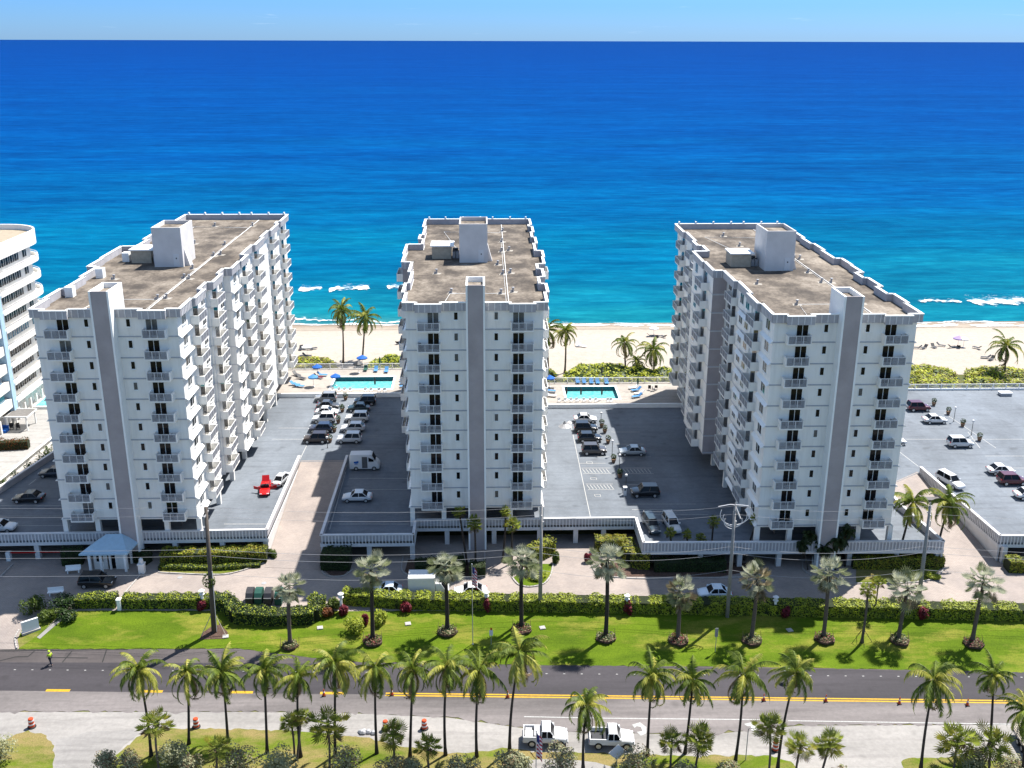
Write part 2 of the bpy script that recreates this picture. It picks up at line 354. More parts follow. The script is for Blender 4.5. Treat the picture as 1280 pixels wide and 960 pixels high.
def sheet(name, pts, m, dz=.004, ybreaks=True, kind='structure'):
    """polygon in world XY draped on the terrain"""
    bm = bmesh.new(); vs = [bm.verts.new((p[0], p[1], 0)) for p in pts]; bm.faces.new(vs)
    bmesh.ops.triangulate(bm, faces=bm.faces[:])
    for y, _ in BR[1:-1]:
        bmesh.ops.bisect_plane(bm, geom=bm.verts[:]+bm.edges[:]+bm.faces[:], plane_co=(0, y, 0), plane_no=(0, 1, 0))
    for v in bm.verts: v.co.z = gz(v.co.y)+dz
    bmesh.ops.recalc_face_normals(bm, faces=bm.faces[:])
    for f in bm.faces:
        if f.normal.z < 0: f.normal_flip()
    me = bpy.data.meshes.new(name); bm.to_mesh(me); bm.free(); me.materials.append(M[m])
    o = link(name, me)
    if kind: o['kind'] = kind
    return o
def gp(l): return [tuple(G(*q).xy) for q in l]
def rag(pts, amp=.16, step=.5, seed=0):
    out = []
    for i, a in enumerate(pts):
        a = Vector(a); c = Vector(pts[(i+1) % len(pts)]); n = max(1, int((c-a).length/step)) if (c-a).length < 250 else 1
        for k in range(n):
            p = a.lerp(c, k/n); q = Vector((p.x*.9, p.y*.9, seed)); out.append((p.x+amp*noise.noise(q)*1.2, p.y+amp*(noise.noise(q*1.7)+noise.noise(q*5)*.6)))
    return out
def band(a, b, w0, w1):
    """line strip in px between a and b, from w0 to w1 metres in Y"""
    A, B = G(*a), G(*b); return [(A.x, A.y+w0), (B.x, B.y+w0), (B.x, B.y+w1), (A.x, A.y+w1)]
def ext(pts, x0=-200, x1=1500):
    """extends a px polyline left and right"""
    return pts

# ------------------------------------------------------------------ world, sun, camera
SUNV = Vector((.41, .39, 1)).normalized()
el = math.asin(SUNV.z); az = math.atan2(SUNV.x, SUNV.y)
w = bpy.data.worlds.new('World'); scene.world = w; w.use_nodes = True
wn, wl = w.node_tree.nodes, w.node_tree.links
sky = wn.new('ShaderNodeTexSky'); sky.sky_type = 'NISHITA'; sky.sun_disc = False
sky.sun_elevation = el; sky.sun_rotation = az; sky.air_density = 1.0; sky.dust_density = .3; sky.ozone_density = 1.6; sky.altitude = 60
stc = wn.new('ShaderNodeTexCoord'); ssp = wn.new('ShaderNodeSeparateXYZ'); wl.new(stc.outputs['Generated'], ssp.inputs[0])
stint = ramp2(wn, wl, ssp.outputs[2], [(0, (.19, .36, .76)), (.03, (.15, .33, .74)), (.10, (.30, .48, .74)), (.4, (.98, .95, .88)), (1, (1.0, .96, .88))])
smp = wn.new('ShaderNodeMapping'); smp.inputs['Scale'].default_value = (5, 5, 60); wl.new(stc.outputs['Generated'], smp.inputs[0])
scn = nz_(wn, wl, smp.outputs[0], 2.2, 8, .62); scr = ramp2(wn, wl, scn.outputs[0], [(.64, (0, 0, 0)), (.85, (.35, .35, .35))])
sky_c = mixc(wn, wl, 1.0, sky.outputs[0], stint.outputs[0], 'MULTIPLY')
wl.new(mixc(wn, wl, scr.outputs[0], sky_c, (5.0, 5.6, 6.1)), wn['Background'].inputs[0]); wn['Background'].inputs[1].default_value = .108
sl = bpy.data.lights.new('sun', 'SUN'); sl.energy = 5.0; sl.angle = R(.55); sl.color = (1, .955, .89)
so = bpy.data.objects.new('sun', sl); COL.objects.link(so); so.rotation_euler = (-SUNV).to_track_quat('-Z', 'Y').to_euler()
cd = bpy.data.cameras.new('camera'); cam = bpy.data.objects.new('camera', cd); COL.objects.link(cam)
cd.sensor_width = 36; cd.lens = FPX/1280*36; cd.clip_end = 120000; cd.clip_start = 1
cam.matrix_world = Matrix(((R_.x, U_.x, -F_.x, 0), (R_.y, U_.y, -F_.y, 0), (R_.z, U_.z, -F_.z, CAMH), (0, 0, 0, 1)))
scene.camera = cam
scene.view_settings.view_transform = 'Standard'; scene.view_settings.look = 'None'; scene.view_settings.exposure = 1.2; scene.view_settings.gamma = 1
scene.cycles.max_bounces = 5; scene.cycles.transparent_max_bounces = 6

# ------------------------------------------------------------------ terrain
g = MB(); xs = [-700, 700]
vs = []; fs = []
for i, (y, z) in enumerate(BR): vs += [(-700, y, z-.03), (700, y, z-.03)]
for i in range(len(BR)-1): fs.append((2*i, 2*i+1, 2*i+3, 2*i+2))
g.add(vs, fs); struct(g.build('ground', 'ground'))
struct(sheet('beach', [(-600, 190), (600, 190), (600, 280), (-600, 280)], 'sand', .01))
sg = MB(); sg.add([(-40000, 232, -1), (40000, 232, -1), (40000, 34000, -1), (-40000, 34000, -1)], [(0, 1, 2, 3)])
struct(sg.build('sea', 'sea'))

def foam_strip(name, x0, x1, yc, hw, amp, seed, n=160, h=.25, strength=.55, edge=.0, wob=6.0):
    vs = []; fs = []; att = []
    for i in range(n+1):
        x = x0+(x1-x0)*i/n
        e = min(1, min(i, n-i)/(n*.12)) if edge else 1
        c = yc(x)+amp*noise.noise(Vector((x/wob, seed, 0)))+amp*.4*noise.noise(Vector((x/1.3, seed, 4)))
        for j in range(9):
            t = (j-4)/4
            yy_ = c+t*hw*(.35+.65*e); vs.append((x, yy_, max(-1, gz(yy_)+.01)+.03+(1-t*t)*h*e)); att.append((strength*math.exp(-(t+.35)**2/.03)*(.55+1.1*noise.noise(Vector((x/4, seed, 9))))+.40*(1-t*t)**.7)*(.25+.75*e))
        if i:
            o = (i-1)*9
            for j in range(8): fs.append((o+j, o+9+j, o+10+j, o+1+j))
    b = MB(); b.add(vs, fs); o = b.build(name, 'foam', smooth=True)
    a = o.data.attributes.new('foam', 'FLOAT', 'POINT'); a.data.foreach_set('value', att)
    o['kind'] = 'stuff'; return o
def shore(x):
    # waterline in photo: straight with a slight skew
    a, b, c = P(380, 404, -1), P(820, 412, -1), P(1280, 413, -1)
    if x < b.x: t = (x-a.x)/(b.x-a.x); return a.y+(b.y-a.y)*t
    t = (x-b.x)/(c.x-b.x); return b.y+(c.y-b.y)*min(t, 3)
tag(foam_strip('shore_foam', -160, 160, lambda x: shore(x)-.5, 4.2, 2.4, 3, n=500, h=.12, strength=.9, wob=9), 'white foam washing along the waterline of the beach', 'foam')
tag(foam_strip('shore_foam', -160, 160, lambda x: shore(x)+3.8, 3.2, 2.8, 8, n=400, h=.1, strength=.42, wob=7), 'thin lacy foam just off the waterline', 'foam')
for (pa, pb, yy, hw, lab) in [((372, 360), (406, 360), 0, 4.0, 'short breaking wave just right of the left tower'), ((408, 360), (468, 358), 0, 4.2, 'breaking wave seen above the pair of beach palms'),
                         ((480, 357), (530, 357), 0, 3.6, 'breaking wave touching the left side of the middle tower'),
                         ((1138, 375), (1205, 377), 0, 2.2, 'thin breaking wave right of the right tower'), ((1195, 375), (1330, 373), 0, 5.5, 'long thick breaking wave at the right edge'), ((1170, 404), (1245, 405), 0, 1.3, 'thin line of foam specks off the beach at the right')]:
    A, B = P(*pa, -1), P(*pb, -1)
    o = foam_strip('breaking_wave', A.x, B.x, lambda x, A=A, B=B: A.y+(B.y-A.y)*(x-A.x)/(B.x-A.x), hw*2.0, 3.2, pa[0], n=140, h=.3, strength=.5, edge=1, wob=3)
    tag(o, lab, 'wave', 'breaking waves off the beach')

# ------------------------------------------------------------------ roads and ground sheets
def xline(pts, dx0=-160, dx1=160):
    """world XY polyline from px points, extended to dx0 / dx1"""
    q = [G(*p).xy for p in pts]; q = [Vector(v) for v in q]
    s = (q[1]-q[0]); a = q[0]+s*((dx0-q[0].x)/s.x); s = (q[-1]-q[-2]); b = q[-1]+s*((dx1-q[-1].x)/s.x)
    return [tuple(a)]+[tuple(v) for v in q]+[tuple(b)]
n_edge = xline([(20, 812), (300, 811), (430, 827), (640, 831), (960, 834), (1270, 840)])
dark_n = xline([(0, 828), (300, 829), (640, 831), (1270, 840)])
yel = xline([(60, 864), (640, 870), (1200, 877)])
old_s = xline([(0, 890), (320, 890), (450, 892), (560, 897), (680, 914), (880, 919), (1000, 907), (1270, 906)])
struct(sheet('road', dark_n+[(a, b) for a, b in reversed(yel)], 'road', .016))
struct(sheet('road_shoulder', n_edge+list(reversed(dark_n)), 'road3', .010))
struct(sheet('old_road_lane', yel+rag(list(reversed(old_s)), .45, .5, 3)[:-1]+[old_s[0]], 'road2', .012))
struct(sheet('shell_shoulder', old_s+[(160, 60), (-160, 60)], 'dirt', .008))
def yl(px0, px1, off, w, nm='road_marking', mt='liney', dz=.022):
    def yy(px): 
        for (a, b) in (((0, 863.3), (640, 869.6)), ((640, 869.6), (1280, 877.6))):
            if px <= b[0] or b[0] == 1280: return a[1]+(b[1]-a[1])*(px-a[0])/(b[0]-a[0])
    A, B = G(px0, yy(px0)), G(px1, yy(px1))
    return struct(sheet(nm, [(A.x, A.y+off), (B.x, B.y+off), (B.x, B.y+off+w), (A.x, A.y+off+w)], mt, dz))
for a, b in [(57, 87), (173, 203), (288, 316), (400, 430)]: yl(a, b, -.1, .42)
yl(482, 1400, .08, .22); yl(482, 1400, -.30, .22)
for (a, b, ya, yb) in [(655, 760, 896, 898), (760, 975, 898, 900), (985, 1300, 901, 906)]:
    A, B = G(a, ya), G(b, yb); struct(sheet('road_marking', [(A.x, A.y-.07), (B.x, B.y-.07), (B.x, B.y+.07), (A.x, A.y+.07)], 'linew', .022))
for i in range(60):   # small dotted guide marks on the dark lane
    px = -5+i*22+(0 if i < 30 else 5)
    if 140 < px < 180 or 520 < px < 640: continue
    A = G(px, 837.5+px*.0075); struct(sheet('road_marking', [(A.x, A.y), (A.x+.22, A.y), (A.x+.22, A.y+.1), (A.x, A.y+.1)], 'linew', .022))
# tar seams on the shoulder
def seam(pts, w=.1, nm='tar_seam'):
    q = [Vector(G(*p).xy) for p in pts]; b = MB()
    for a, c in zip(q, q[1:]):
        d = (c-a); nn = Vector((-d.y, d.x)).normalized()*w/2
        b.add([(*(a-nn), gz(a.y)+.02), (*(c-nn), gz(c.y)+.02), (*(c+nn), gz(c.y)+.02), (*(a+nn), gz(a.y)+.02)], [(0, 1, 2, 3)])
    return b
sb = MB()
for s_ in [[(0, 826), (20, 821), (35, 821), (43, 814)], [(78, 828), (90, 814)], [(128, 828), (133, 813)], [(0, 813.5), (160, 812)], [(60, 822), (110, 822.5)]]:
    t = seam(s_, .13); sb.add(t.v, t.f)
struct(sb.build('tar_seam', M['black']))
# lawn
lawn_n = [(22, 811.5), (45, 795), (62, 782), (75, 771), (95, 764), (170, 763), (250, 764), (640, 764), (900, 768), (1270, 774)]
ln = gp(lawn_n); ln.append((150, ln[-1][1]-.6))
le = [q for q in n_edge if q[0] > ln[0][0]]
struct(sheet('lawn', rag(ln+list(reversed(le)), .2), 'lawn', .02))
# driveway behind it
dn = gp([(-200, 812), (20, 812)]) + ln[0:] 
struct(sheet('driveway', [(-160, n_edge[1][1]+.0), (ln[0][0], ln[0][1])]+[(x, y) for x, y in ln[1:]]+[(150, 125), (-160, 125)], 'paver', .006))
# bottom verge
for nm, pts in [('verge_grass', [(4, 926), (20, 918), (35, 914), (55, 918), (68, 932), (69, 945), (64, 962), (50, 990), (-60, 1000), (-60, 940)]),
                ('verge_grass', [(120, 990), (140, 952), (158, 933), (180, 916), (215, 911), (330, 912), (400, 916), (455, 922), (500, 933), (560, 942), (600, 939), (640, 935), (662, 939), (690, 960), (700, 990)]),
                ('verge_grass', [(662, 940), (740, 941), (800, 943), (880, 945), (960, 944), (990, 952), (1010, 990), (700, 1000), (694, 965)]),
                ('verge_grass', [(1128, 949), (1180, 946), (1240, 950), (1340, 956), (1340, 1000), (1115, 1000)])]:
    struct(sheet(nm, rag(gp(pts), .3, .4), 'grass2', .014))
struct(sheet('path', gp([(662, 950), (700, 948), (745, 953), (790, 966), (800, 990), (640, 995)]), 'path', .018))
struct(sheet('path', gp([(70, 925), (110, 915), (165, 912), (175, 917), (155, 932), (138, 951), (118, 990), (62, 990), (70, 950)]), 'path', .012))
cpd = MB()  # white painted turn arrow on the old lane
def flat(name, pts, m, dz=.024): return struct(sheet(name, gp(pts), m, dz))
flat('road_marking', [(790, 906), (800, 903), (808, 909), (808, 917), (801, 920), (796, 915), (803, 914), (801, 909), (796, 908), (793, 910)], 'linew')
flat('road_marking', [(930, 905), (945, 902), (950, 908), (944, 914), (938, 913), (943, 908), (934, 908)], 'linew')

# ------------------------------------------------------------------ parking garage podium (one building with ramps)
DK, PT, PB = 4.3, 5.3, 3.6
gar = thing('parking_garage', 'long low parking garage with a blue grey roof deck under the three towers', 'parking garage', (0, 118, 0))
GO = Vector((0, 118, 0))
def glink(mb, name, mats, smooth=False):
    o = mb.build(name, mats, gar, smooth); o.location = -GO; return o
rA, rB, rC = P(1181, 676, PT).xy, P(1125, 628, PT).xy, P(1104, 602, PT).xy
rD, rE = P(1150, 583, PT).xy, P(1250, 669, PT).xy
fY = 115.3
Lw0, Lw1 = P(0, 607, PT).xy, P(72, 560, PT).xy
lx = lambda y: Lw0.x+(Lw1.x-Lw0.x)*(y-Lw0.y)/(Lw1.y-Lw0.y)
out = [(-90, 118.9), (-28.1, 119.9), (-28.1, 144.5), (-21.1, 144.5), (-21.1, 118.2), (-9.2, 118.2), (-9.2, 122.35), (19.5, 122.35), (19.7, fY), (rA.x, rA.y), (rB.x, rB.y), (rC.x, rC.y), (rD.x, rD.y), (rE.x, rE.y), (150, 112.6), (150, 176), (36, 176), (36, 167.5), (-9, 167.5), (-9, 174), (-62, 174), (Lw1.x, Lw1.y), (Lw0.x, Lw0.y), (lx(122), 122), (-90, 122)]
d = MB(); d.prism(out, 3.85, DK, 0)
glink(d, 'deck_slab', ['deck'])
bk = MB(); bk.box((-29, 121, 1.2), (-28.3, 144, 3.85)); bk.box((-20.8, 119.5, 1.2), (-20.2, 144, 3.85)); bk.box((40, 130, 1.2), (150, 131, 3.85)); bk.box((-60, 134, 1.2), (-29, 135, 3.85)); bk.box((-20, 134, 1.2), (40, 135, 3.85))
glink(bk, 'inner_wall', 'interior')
def parapet(p0, p1, z0=PB, z1=PT, ribs=True, side=1, base=None, wallmat=0, step=.42):
    """wall along p0->p1; the outer face is on the right-hand side of the direction times side"""
    a, c = Vector((p0[0], p0[1])), Vector((p1[0], p1[1])); L = (c-a).length; u = (c-a)/L; nn = Vector((u.y, -u.x))*side
    b = MB(); m = (a+c)/2
    b.obox(m-nn*.12, u, L/2, .12, z0+.42, z1-.14, 1)           # recessed panel
    b.obox(m-nn*.10, u, L/2, .18, z1-.14, z1, 0)              # coping
    b.obox(m-nn*.10, u, L/2, .18, z0, z0+.42, 0)              # edge beam
    if base is not None: b.obox(m-nn*.13, u, L/2, .11, base, z0, 3)
    if ribs:
        k = int(L/step)
        for i in range(k):
            q = a+u*(i+.5)*L/k
            b.obox(q+nn*.04, u, .075, .045, z0+.42, z1-.14, 2)
    return glink(b, 'parapet', ['rib', 'parapet', 'rib', 'greywall'])
parapet((-90, 118.9), (-28.1, 119.9)); parapet((-28.1, 119.9), (-28.1, 144.6), ribs=False, base=1.5)
parapet((-21.1, 144.6), (-21.1, 118.2), ribs=False, base=1.5); parapet((-21.1, 118.2), (-9.2, 118.2)); parapet((-9.2, 118.2), (-9.2, 122.35))
parapet((-9.2, 122.35), (19.6, 122.35)); parapet((19.6, 122.35), (19.6, fY)); parapet((19.6, fY), (rA.x, rA.y))
parapet(rA, rB, ribs=False, base=1.5); parapet(rB, rC, ribs=False, base=2.4)
parapet(rD, rE, ribs=True, base=1.5); parapet(rE, (150, 112.6))
parapet(Lw1, Lw0, z0=3.0, ribs=False, base=1.5)
parapet(Lw0, (lx(122), 122), z0=3.0, ribs=False, base=1.5)
for x, y in [(-86, 119.3), (-78, 119.4), (-70, 119.6), (-64, 119.7), (-57.5, 119.8), (-40, 120), (-34, 120.1), (-28.5, 120.3), (-20.8, 118.7), (-15, 118.7), (-9.5, 118.7), (-5.2, 122.7), (1, 122.7), (7, 122.7), (11.8, 122.7), (15.5, 122.7), (20.2, fY+.5), (27, fY+.5), (32, fY+.5), (37, fY+.5), (46, fY+.5), (52, fY+.5), (rA.x-.5, rA.y+.5), (66, 116), (73, 115.8), (80, 115.6)]:
    b = MB(); b.box((x-.3, y-.3, 1.2), (x+.3, y+.3, 3.86)); glink(b, 'column', 'greywall')
for a, b_, c, dd in [((-28.05, 116.6), (-21.15, 115.9), (-21.15, 144.9), (-28.05, 144.9))]:
    z0, z1 = gz(116)+.03, DK+.02
    r = MB(); r.prism([a, b_, c, dd], .8, 0, 0, topz=[z0, z0, z1, z1]); glink(r, 'ramp', ['paver'])
r = MB(); r.prism([(rA.x+.1, rA.y-1.5), (rE.x-.1, rE.y-1.5), (rD.x-.1, rD.y+.3), (rC.x+.1, rC.y+.3), (rB.x+.1, rB.y)], .8, 0, 0, topz=[1.62, 1.62, DK+.02, DK+.02, 1.62+(DK-1.6)*(rB.y-rA.y+1.5)/(rC.y-rA.y+1.8)])
glink(r, 'ramp', ['paver'])
b = MB(); b.box((-62, 173.9, DK-.4), (-9.2, 174.2, DK+.75)); b.box((-9, 167.4, DK-.4), (35.9, 167.7, DK+.75)); b.box((52, 175.8, DK-.4), (150, 176.05, DK+.3)); glink(b, 'low_back_wall', 'trim')
def dline(a, c, w=.11, name='deck_marking', m='linew', z=DK+.006):
    A, C_ = P(*a, z), P(*c, z); dd = (C_-A); dd.z = 0; nn = Vector((-dd.y, dd.x, 0)).normalized()*w/2
    b = MB(); b.add([A-nn, C_-nn, C_+nn, A+nn], [(0, 1, 2, 3)]); return b
dm = MB()
def addl(*a, **k):
    glink(dline(*a, **k), 'deck_marking', 'linew')
for a, c in [((713, 528), (738, 646)), ((745, 571), (770, 571)), ((724, 579), (757, 579)), ((727, 585), (763, 585)), ((729, 592), (764, 592)), ((732, 605), (766, 605)), ((735, 612), (768, 612)), ((774, 571), (814, 571)), ((778, 585), (815, 585)), ((782, 592), (817, 592)), ((785, 606), (818, 606)),
             ((764, 540), (800, 540)), ((768, 555), (805, 555)), ((785, 630), (870, 630)), ((790, 637), (880, 637)), ((800, 643), (885, 643)),
             ((375, 574), (390, 543)), ((340, 549), (385, 549)), ((348, 535), (385, 535)), ((432, 590), (412, 662)), ((428, 640), (510, 640)), ((424, 655), (512, 655)), ((436, 598), (512, 598)), ((440, 612), (512, 612)),
             ((280, 655), (335, 655)), ((1122, 563), (1148, 583)), ((1130, 549), (1300, 549)), ((1225, 560), (1210, 540)), ((1232, 570), (1300, 570)), ((1245, 585), (1310, 585)), ((1180, 516), (1245, 560)),
             ((0, 645), (80, 645)), ((0, 632), (84, 632)), ((36, 606), (45, 599)), ((0, 657), (90, 657))]: addl(a, c)
for k in range(8):
    for (x0, y0, x1, y1) in [(728, 586, 762, 591), (733.5, 606, 767, 611), (779, 586, 814, 591)]:
        x = x0+(x1-x0)*k/8; addl((x, y0), (x+4, y1), w=.10)
for (x, y) in [(733, 577), (738, 597), (743, 618)]:
    addl((x, y), (x+7, y), w=.08); addl((x+1, y+2.6), (x+8, y+2.6), w=.08); addl((x, y), (x+1, y+2.6), w=.08); addl((x+7, y), (x+8, y+2.6), w=.08)

# ------------------------------------------------------------------ condominium towers
FH = 2.657; L1 = 7.24; ROOF = 33.55; CP = 34.55; NF = 10
LEFTP = [(0, 5.2, 0), (5.2, 10.4, .45), (10.4, 17.4, 0), (17.4, 24, .5), (24, 30, 1.9), (30, 37.6, 2.15), (37.6, 42.3, -.2), (42.3, 46, .55), (46, 54, .1), (54, 62, .5)]
RIGHTP = [(0, 5.2, 0), (5.2, 9.8, .4), (9.8, 14, -.4), (14, 19, .4), (19, 22.5, -.2), (22.5, 27.5, .9), (27.5, 32, 1.1), (32, 38.3, .1), (38.3, 43.5, .55), (43.5, 48.6, .1), (48.6, 54, .5), (54, 56, 0), (56, 62, .4)]
LEFTW = [(0, 5.2, -.2), (5.2, 10.4, -.3), (10.4, 17.4, -.1), (17.4, 24, -.3), (24, 30, 1.85), (30, 37.6, 2.1), (37.6, 42.3, -.3), (42.3, 46, .4), (46, 54, -.2), (54, 62, -.2)]
RIGHTW = [(0, 5.2, -.4), (5.2, 9.8, -.4), (9.8, 14, -.5), (14, 19, -.2), (19, 22.5, -.3), (22.5, 27.5, .7), (27.5, 32, .85), (32, 38.3, -.1), (38.3, 43.5, -.1), (43.5, 48.6, -.1), (48.6, 54, -.2), (54, 56, -.1), (56, 62, -.1)]
LBAL = [(5.6, 4.2), (17.7, 4.2), (26.6, 4.6), (38, 4.2), (46.6, 4.2), (55, 4.2)]
RBAL = [(5.5, 3.9), (14.3, 4.2), (27.9, 3.8), (38.8, 4.2), (49.2, 4.2), (57, 4.0)]
W = 17.5
_bm = {}
def balcony_mesh(w, d):
    k = (round(w, 2), round(d, 2))
    if k in _bm: return _bm[k]
    a = MB(); a.box((-w/2, -d, -.16), (w/2, 0, 0), 0)
    a.box((-w/2, -d, 0), (-w/2+.09, 0, .98), 0); a.box((w/2-.09, -d, 0), (w/2, 0, .98), 0)
    slab = a.mesh('balcony', ['wall'])
    r = MB(); x0, x1 = -w/2+.1, w/2-.1
    r.box((x0, -d-.01, .94), (x1, -d+.06, 1.0), 1); r.box((x0, -d, .06), (x1, -d+.04, .12), 0)
    n = int((x1-x0)/.115)
    for i in range(n): x = x0+(x1-x0)*(i+.5)/n; r.box((x-.032, -d+.005, .12), (x+.032, -d+.035, .94), 0)
    for i in range(4): x = x0+(x1-x0)*i/3; r.box((x-.035, -d-.015, 0), (x+.035, -d+.055, 1.0), 1)
    rail = r.mesh('railing', ['rail', 'railw'])
    _bm[k] = (slab, rail); return _bm[k]
def door_mesh(w, h, key):
    b = MB(); b.box((-w/2, -.04, 0), (w/2, .02, h), 0)
    for s in (-1, 1): x = s*w/4; b.box((x-w/4+.045, -.07, .05), (x+w/4-.045, -.04, h-.05), 1)
    return b.mesh(key, ['trim', 'glass'])
DOOR = door_mesh(1.4, 2.1, 'sliding_door'); SDOOR = door_mesh(2.0, 2.1, 'sliding_door')
def curtained(me):
    c = me.copy(); c.materials[1] = M['glassp']; return c
DOORC, SDOORC = curtained(DOOR), curtained(SDOOR)
def win_mesh(w, h):
    b = MB(); b.box((-w/2-.06, -.05, -.06), (w/2+.06, .02, h+.06), 0); b.box((-w/2, -.075, 0), (w/2, -.05, h), 1); b.box((-w/2-.1, -.12, -.13), (w/2+.1, .02, -.06), 0)
    return b
SWIN = win_mesh(.42, .9).mesh('window', ['trim', 'glass']); SWINC = curtained(SWIN)
wb = win_mesh(1.5, 1.25); wb.box((-.04, -.09, 0), (.04, -.05, 1.25), 0); WIN = wb.mesh('window', ['trim', 'glass']); WINC = curtained(WIN)
BRK = MB(); BRK.prism([(-.05, -.45), (.25, 0), (-.05, 0)], -.28, 0, 0); BRKM = BRK.mesh('ledge_bracket', ['trim'])
def tower(name, label, X0, Y0, Lg, lcut, rcut, seed):
    rnd = random.Random(seed); k = Lg/62.0
    root = thing(name, label, 'tower', (X0, Y0, DK), group='white apartment towers along the beach')
    off = Vector((0, 0, -DK))
    def add(mb, nm, mats): o = mb.build(nm, mats, root); o.location = off; return o
    sc = lambda v: v if v < 32 else 32+(v-32)*(Lg-32)/30
    LP = [(sc(a), sc(b), o) for a, b, o in LEFTP]; RP = [(sc(a), sc(b), o) for a, b, o in RIGHTP]
    outl = []
    for a, b, o in RP: outl += [(W+o, a), (W+o, b)]
    for a, b, o in reversed(LP): outl += [(-o, b), (-o, a)]
    pts = []
    for p in outl:
        if not pts or (Vector(p)-Vector(pts[-1])).length > .01: pts.append(p)
    LW = [(sc(a), sc(b), o) for a, b, o in LEFTW]; RW = [(sc(a), sc(b), o) for a, b, o in RIGHTW]; ow = []
    for a, b, o in RW: ow += [(W+o, a), (W+o, b)]
    for a, b, o in reversed(LW): ow += [(-o, b), (-o, a)]
    wpts = []
    for p in ow:
        if not wpts or (Vector(p)-Vector(wpts[-1])).length > .01: wpts.append(p)
    b = MB(); b.prism(wpts, L1-.35, ROOF-.16); add(b, 'wall', 'wall'); nw = len(wpts); warea = [(wpts[i], wpts[(i+1) % nw]) for i in range(nw)]
    inner = lambda dd: [(p[0]+(dd if p[0] < W/2 else -dd), min(max(p[1], dd), Lg-dd)) for p in pts]
    b = MB(); b.prism(pts, ROOF-.16, ROOF-.12); add(b, 'soffit', 'trim'); b = MB(); b.prism(inner(.2), ROOF-.1, ROOF+.02); add(b, 'roof', 'roof')
    # ground level under the tower: core and columns
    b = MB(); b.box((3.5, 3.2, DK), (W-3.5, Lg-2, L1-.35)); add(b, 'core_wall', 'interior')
    for x, y in [(.3, .3), (4.4, .3), (13.1, .3), (W-.3, .3)]+[(.3, v) for v in (10, 18, 26, 34, 42, 50)]+[(W-.3, v) for v in (10, 18, 26, 34, 42, 50)]:
        b = MB(); b.box((x-.3, y-.3, DK-.02), (x+.3, y+.3, L1-.34)); add(b, 'column', 'wall')
    # parapet: coping + ribbed band along the outline
    b = MB(); n = len(pts)
    area = [(pts[i], pts[(i+1) % n]) for i in range(n)]
    def band_(p0, p1, fwd=0.0, skirt=None):
        a, c = Vector(p0), Vector(p1); L = (c-a).length
        if L < .05: return
        u = (c-a)/L; nn = Vector((u.y, -u.x)); m = (a+c)/2+nn*fwd
        b.obox(m+nn*.02, u, L/2+.1, .13, ROOF-.10, CP-.1, 1)
        b.obox(m+nn*.04, u, L/2+.16, .18, CP-.1, CP, 0)
        if L > 1 and u.y > -.5 or L > 1:
            kk = max(1, int(L/.62))
            for i in range(kk):
                q = a+u*(i+.5)*L/kk+nn*fwd; b.obox(q+nn*.17, u, .06, .03, ROOF-.06, CP-.12, 2)
    for p0, p1 in area:
        if p0[1] < .01 and p1[1] < .01: continue
        band_(p0, p1)
    # front parapet, stepped forward over the balcony bays, open at the stair shaft
    for x0, x1, f in [(-.05, 1.5, .1), (1.5, 4.5, .95), (4.5, 7.5, .1), (10, 13, .1), (13, 16, .95), (16, 17.55, .1)]:
        band_((x0, 0), (x1, 0), f)
        if f > .5:
            b.box((x0, -f, ROOF-.1), (x0+.12, 0, CP), 0); b.box((x1-.12, -f, ROOF-.1), (x1, 0, CP), 0); b.box((x0, -f, ROOF-.1), (x1, 0, ROOF), 0)
    add(b, 'parapet', ['trim', 'parapet', 'rib'])
    # floor ledges
    b = MB()
    for f in range(NF+1):
        z = L1+FH*f-.09
        if f == NF: continue
        for p0, p1 in warea:
            a, c = Vector(p0), Vector(p1); L = (c-a).length
            if L < .05: continue
            u = (c-a)/L; nn = Vector((u.y, -u.x)); m = (a+c)/2
            fr = p0[1] < .01 and p1[1] < .01
            b.obox(m, u, L/2+.03, .06, z-.09, z+.05, 0 if fr else 1)
    add(b, 'ledge', ['ledge', 'rib'])
    # flared sills at the front corner bay on both sides
    b = MB()
    for f in range(NF):
        z = L1+FH*f
        for (x, s) in ((W, 1), (0, -1)):
            for v0, v1 in ((.1, 5.0), (sc(22.7) if s > 0 else sc(10.6), sc(27.3) if s > 0 else sc(15))):
                o = (.7 if s > 0 else .2)*s if v0 > 6 else (-.4 if s > 0 else .2)
                b.add([(x+o, v0, z-.32), (x+o, v1, z-.32), (x+o, v1, z+.05), (x+o, v0, z+.05), (x+o+s*.38, v0, z-.32), (x+o+s*.38, v1, z-.32)],
                      [(0, 1, 2, 3), (4, 5, 2, 3), (0, 4, 5, 1), (0, 3, 4), (1, 5, 2)], 0)
                add(b, 'flared_sill', ['trim']); b = MB()
    # stair shaft
    b = MB(); x0, x1, y0, y1 = 7.62, 9.93, -1.6, 3.3; t = .22
    b.box((x0, y0, .9), (x0+t, 0, 36.95), 1); b.box((x1-t, y0, .9), (x1, 0, 36.95), 1)
    b.box((x0+t, y0+.05, .9), (x1-t, -.02, 36.4), 0)
    b.box((x0+t, y0+.05, 36.4), (x1-t, y0+.22, 36.95), 0)
    b.box((x0, 0, ROOF-1), (x0+t, y1, 36.95), 1); b.box((x1-t, 0, ROOF-1), (x1, y1, 36.95), 1); b.box((x0+t, y1-t, ROOF-1), (x1-t, y1, 36.95), 1)
    b.box((x0+t, -.02, ROOF-1), (x1-t, y1-t, 36.3), 2)
    o = add(b, 'stair_shaft', ['shaft', 'trim', 'roof'])
    # penthouse
    b = MB(); px0, px1, py0, py1 = 6.2, 10.35, 27.8, 34.2
    b.box((px0, py0, ROOF-.5), (px1, py1, 38.7), 0)
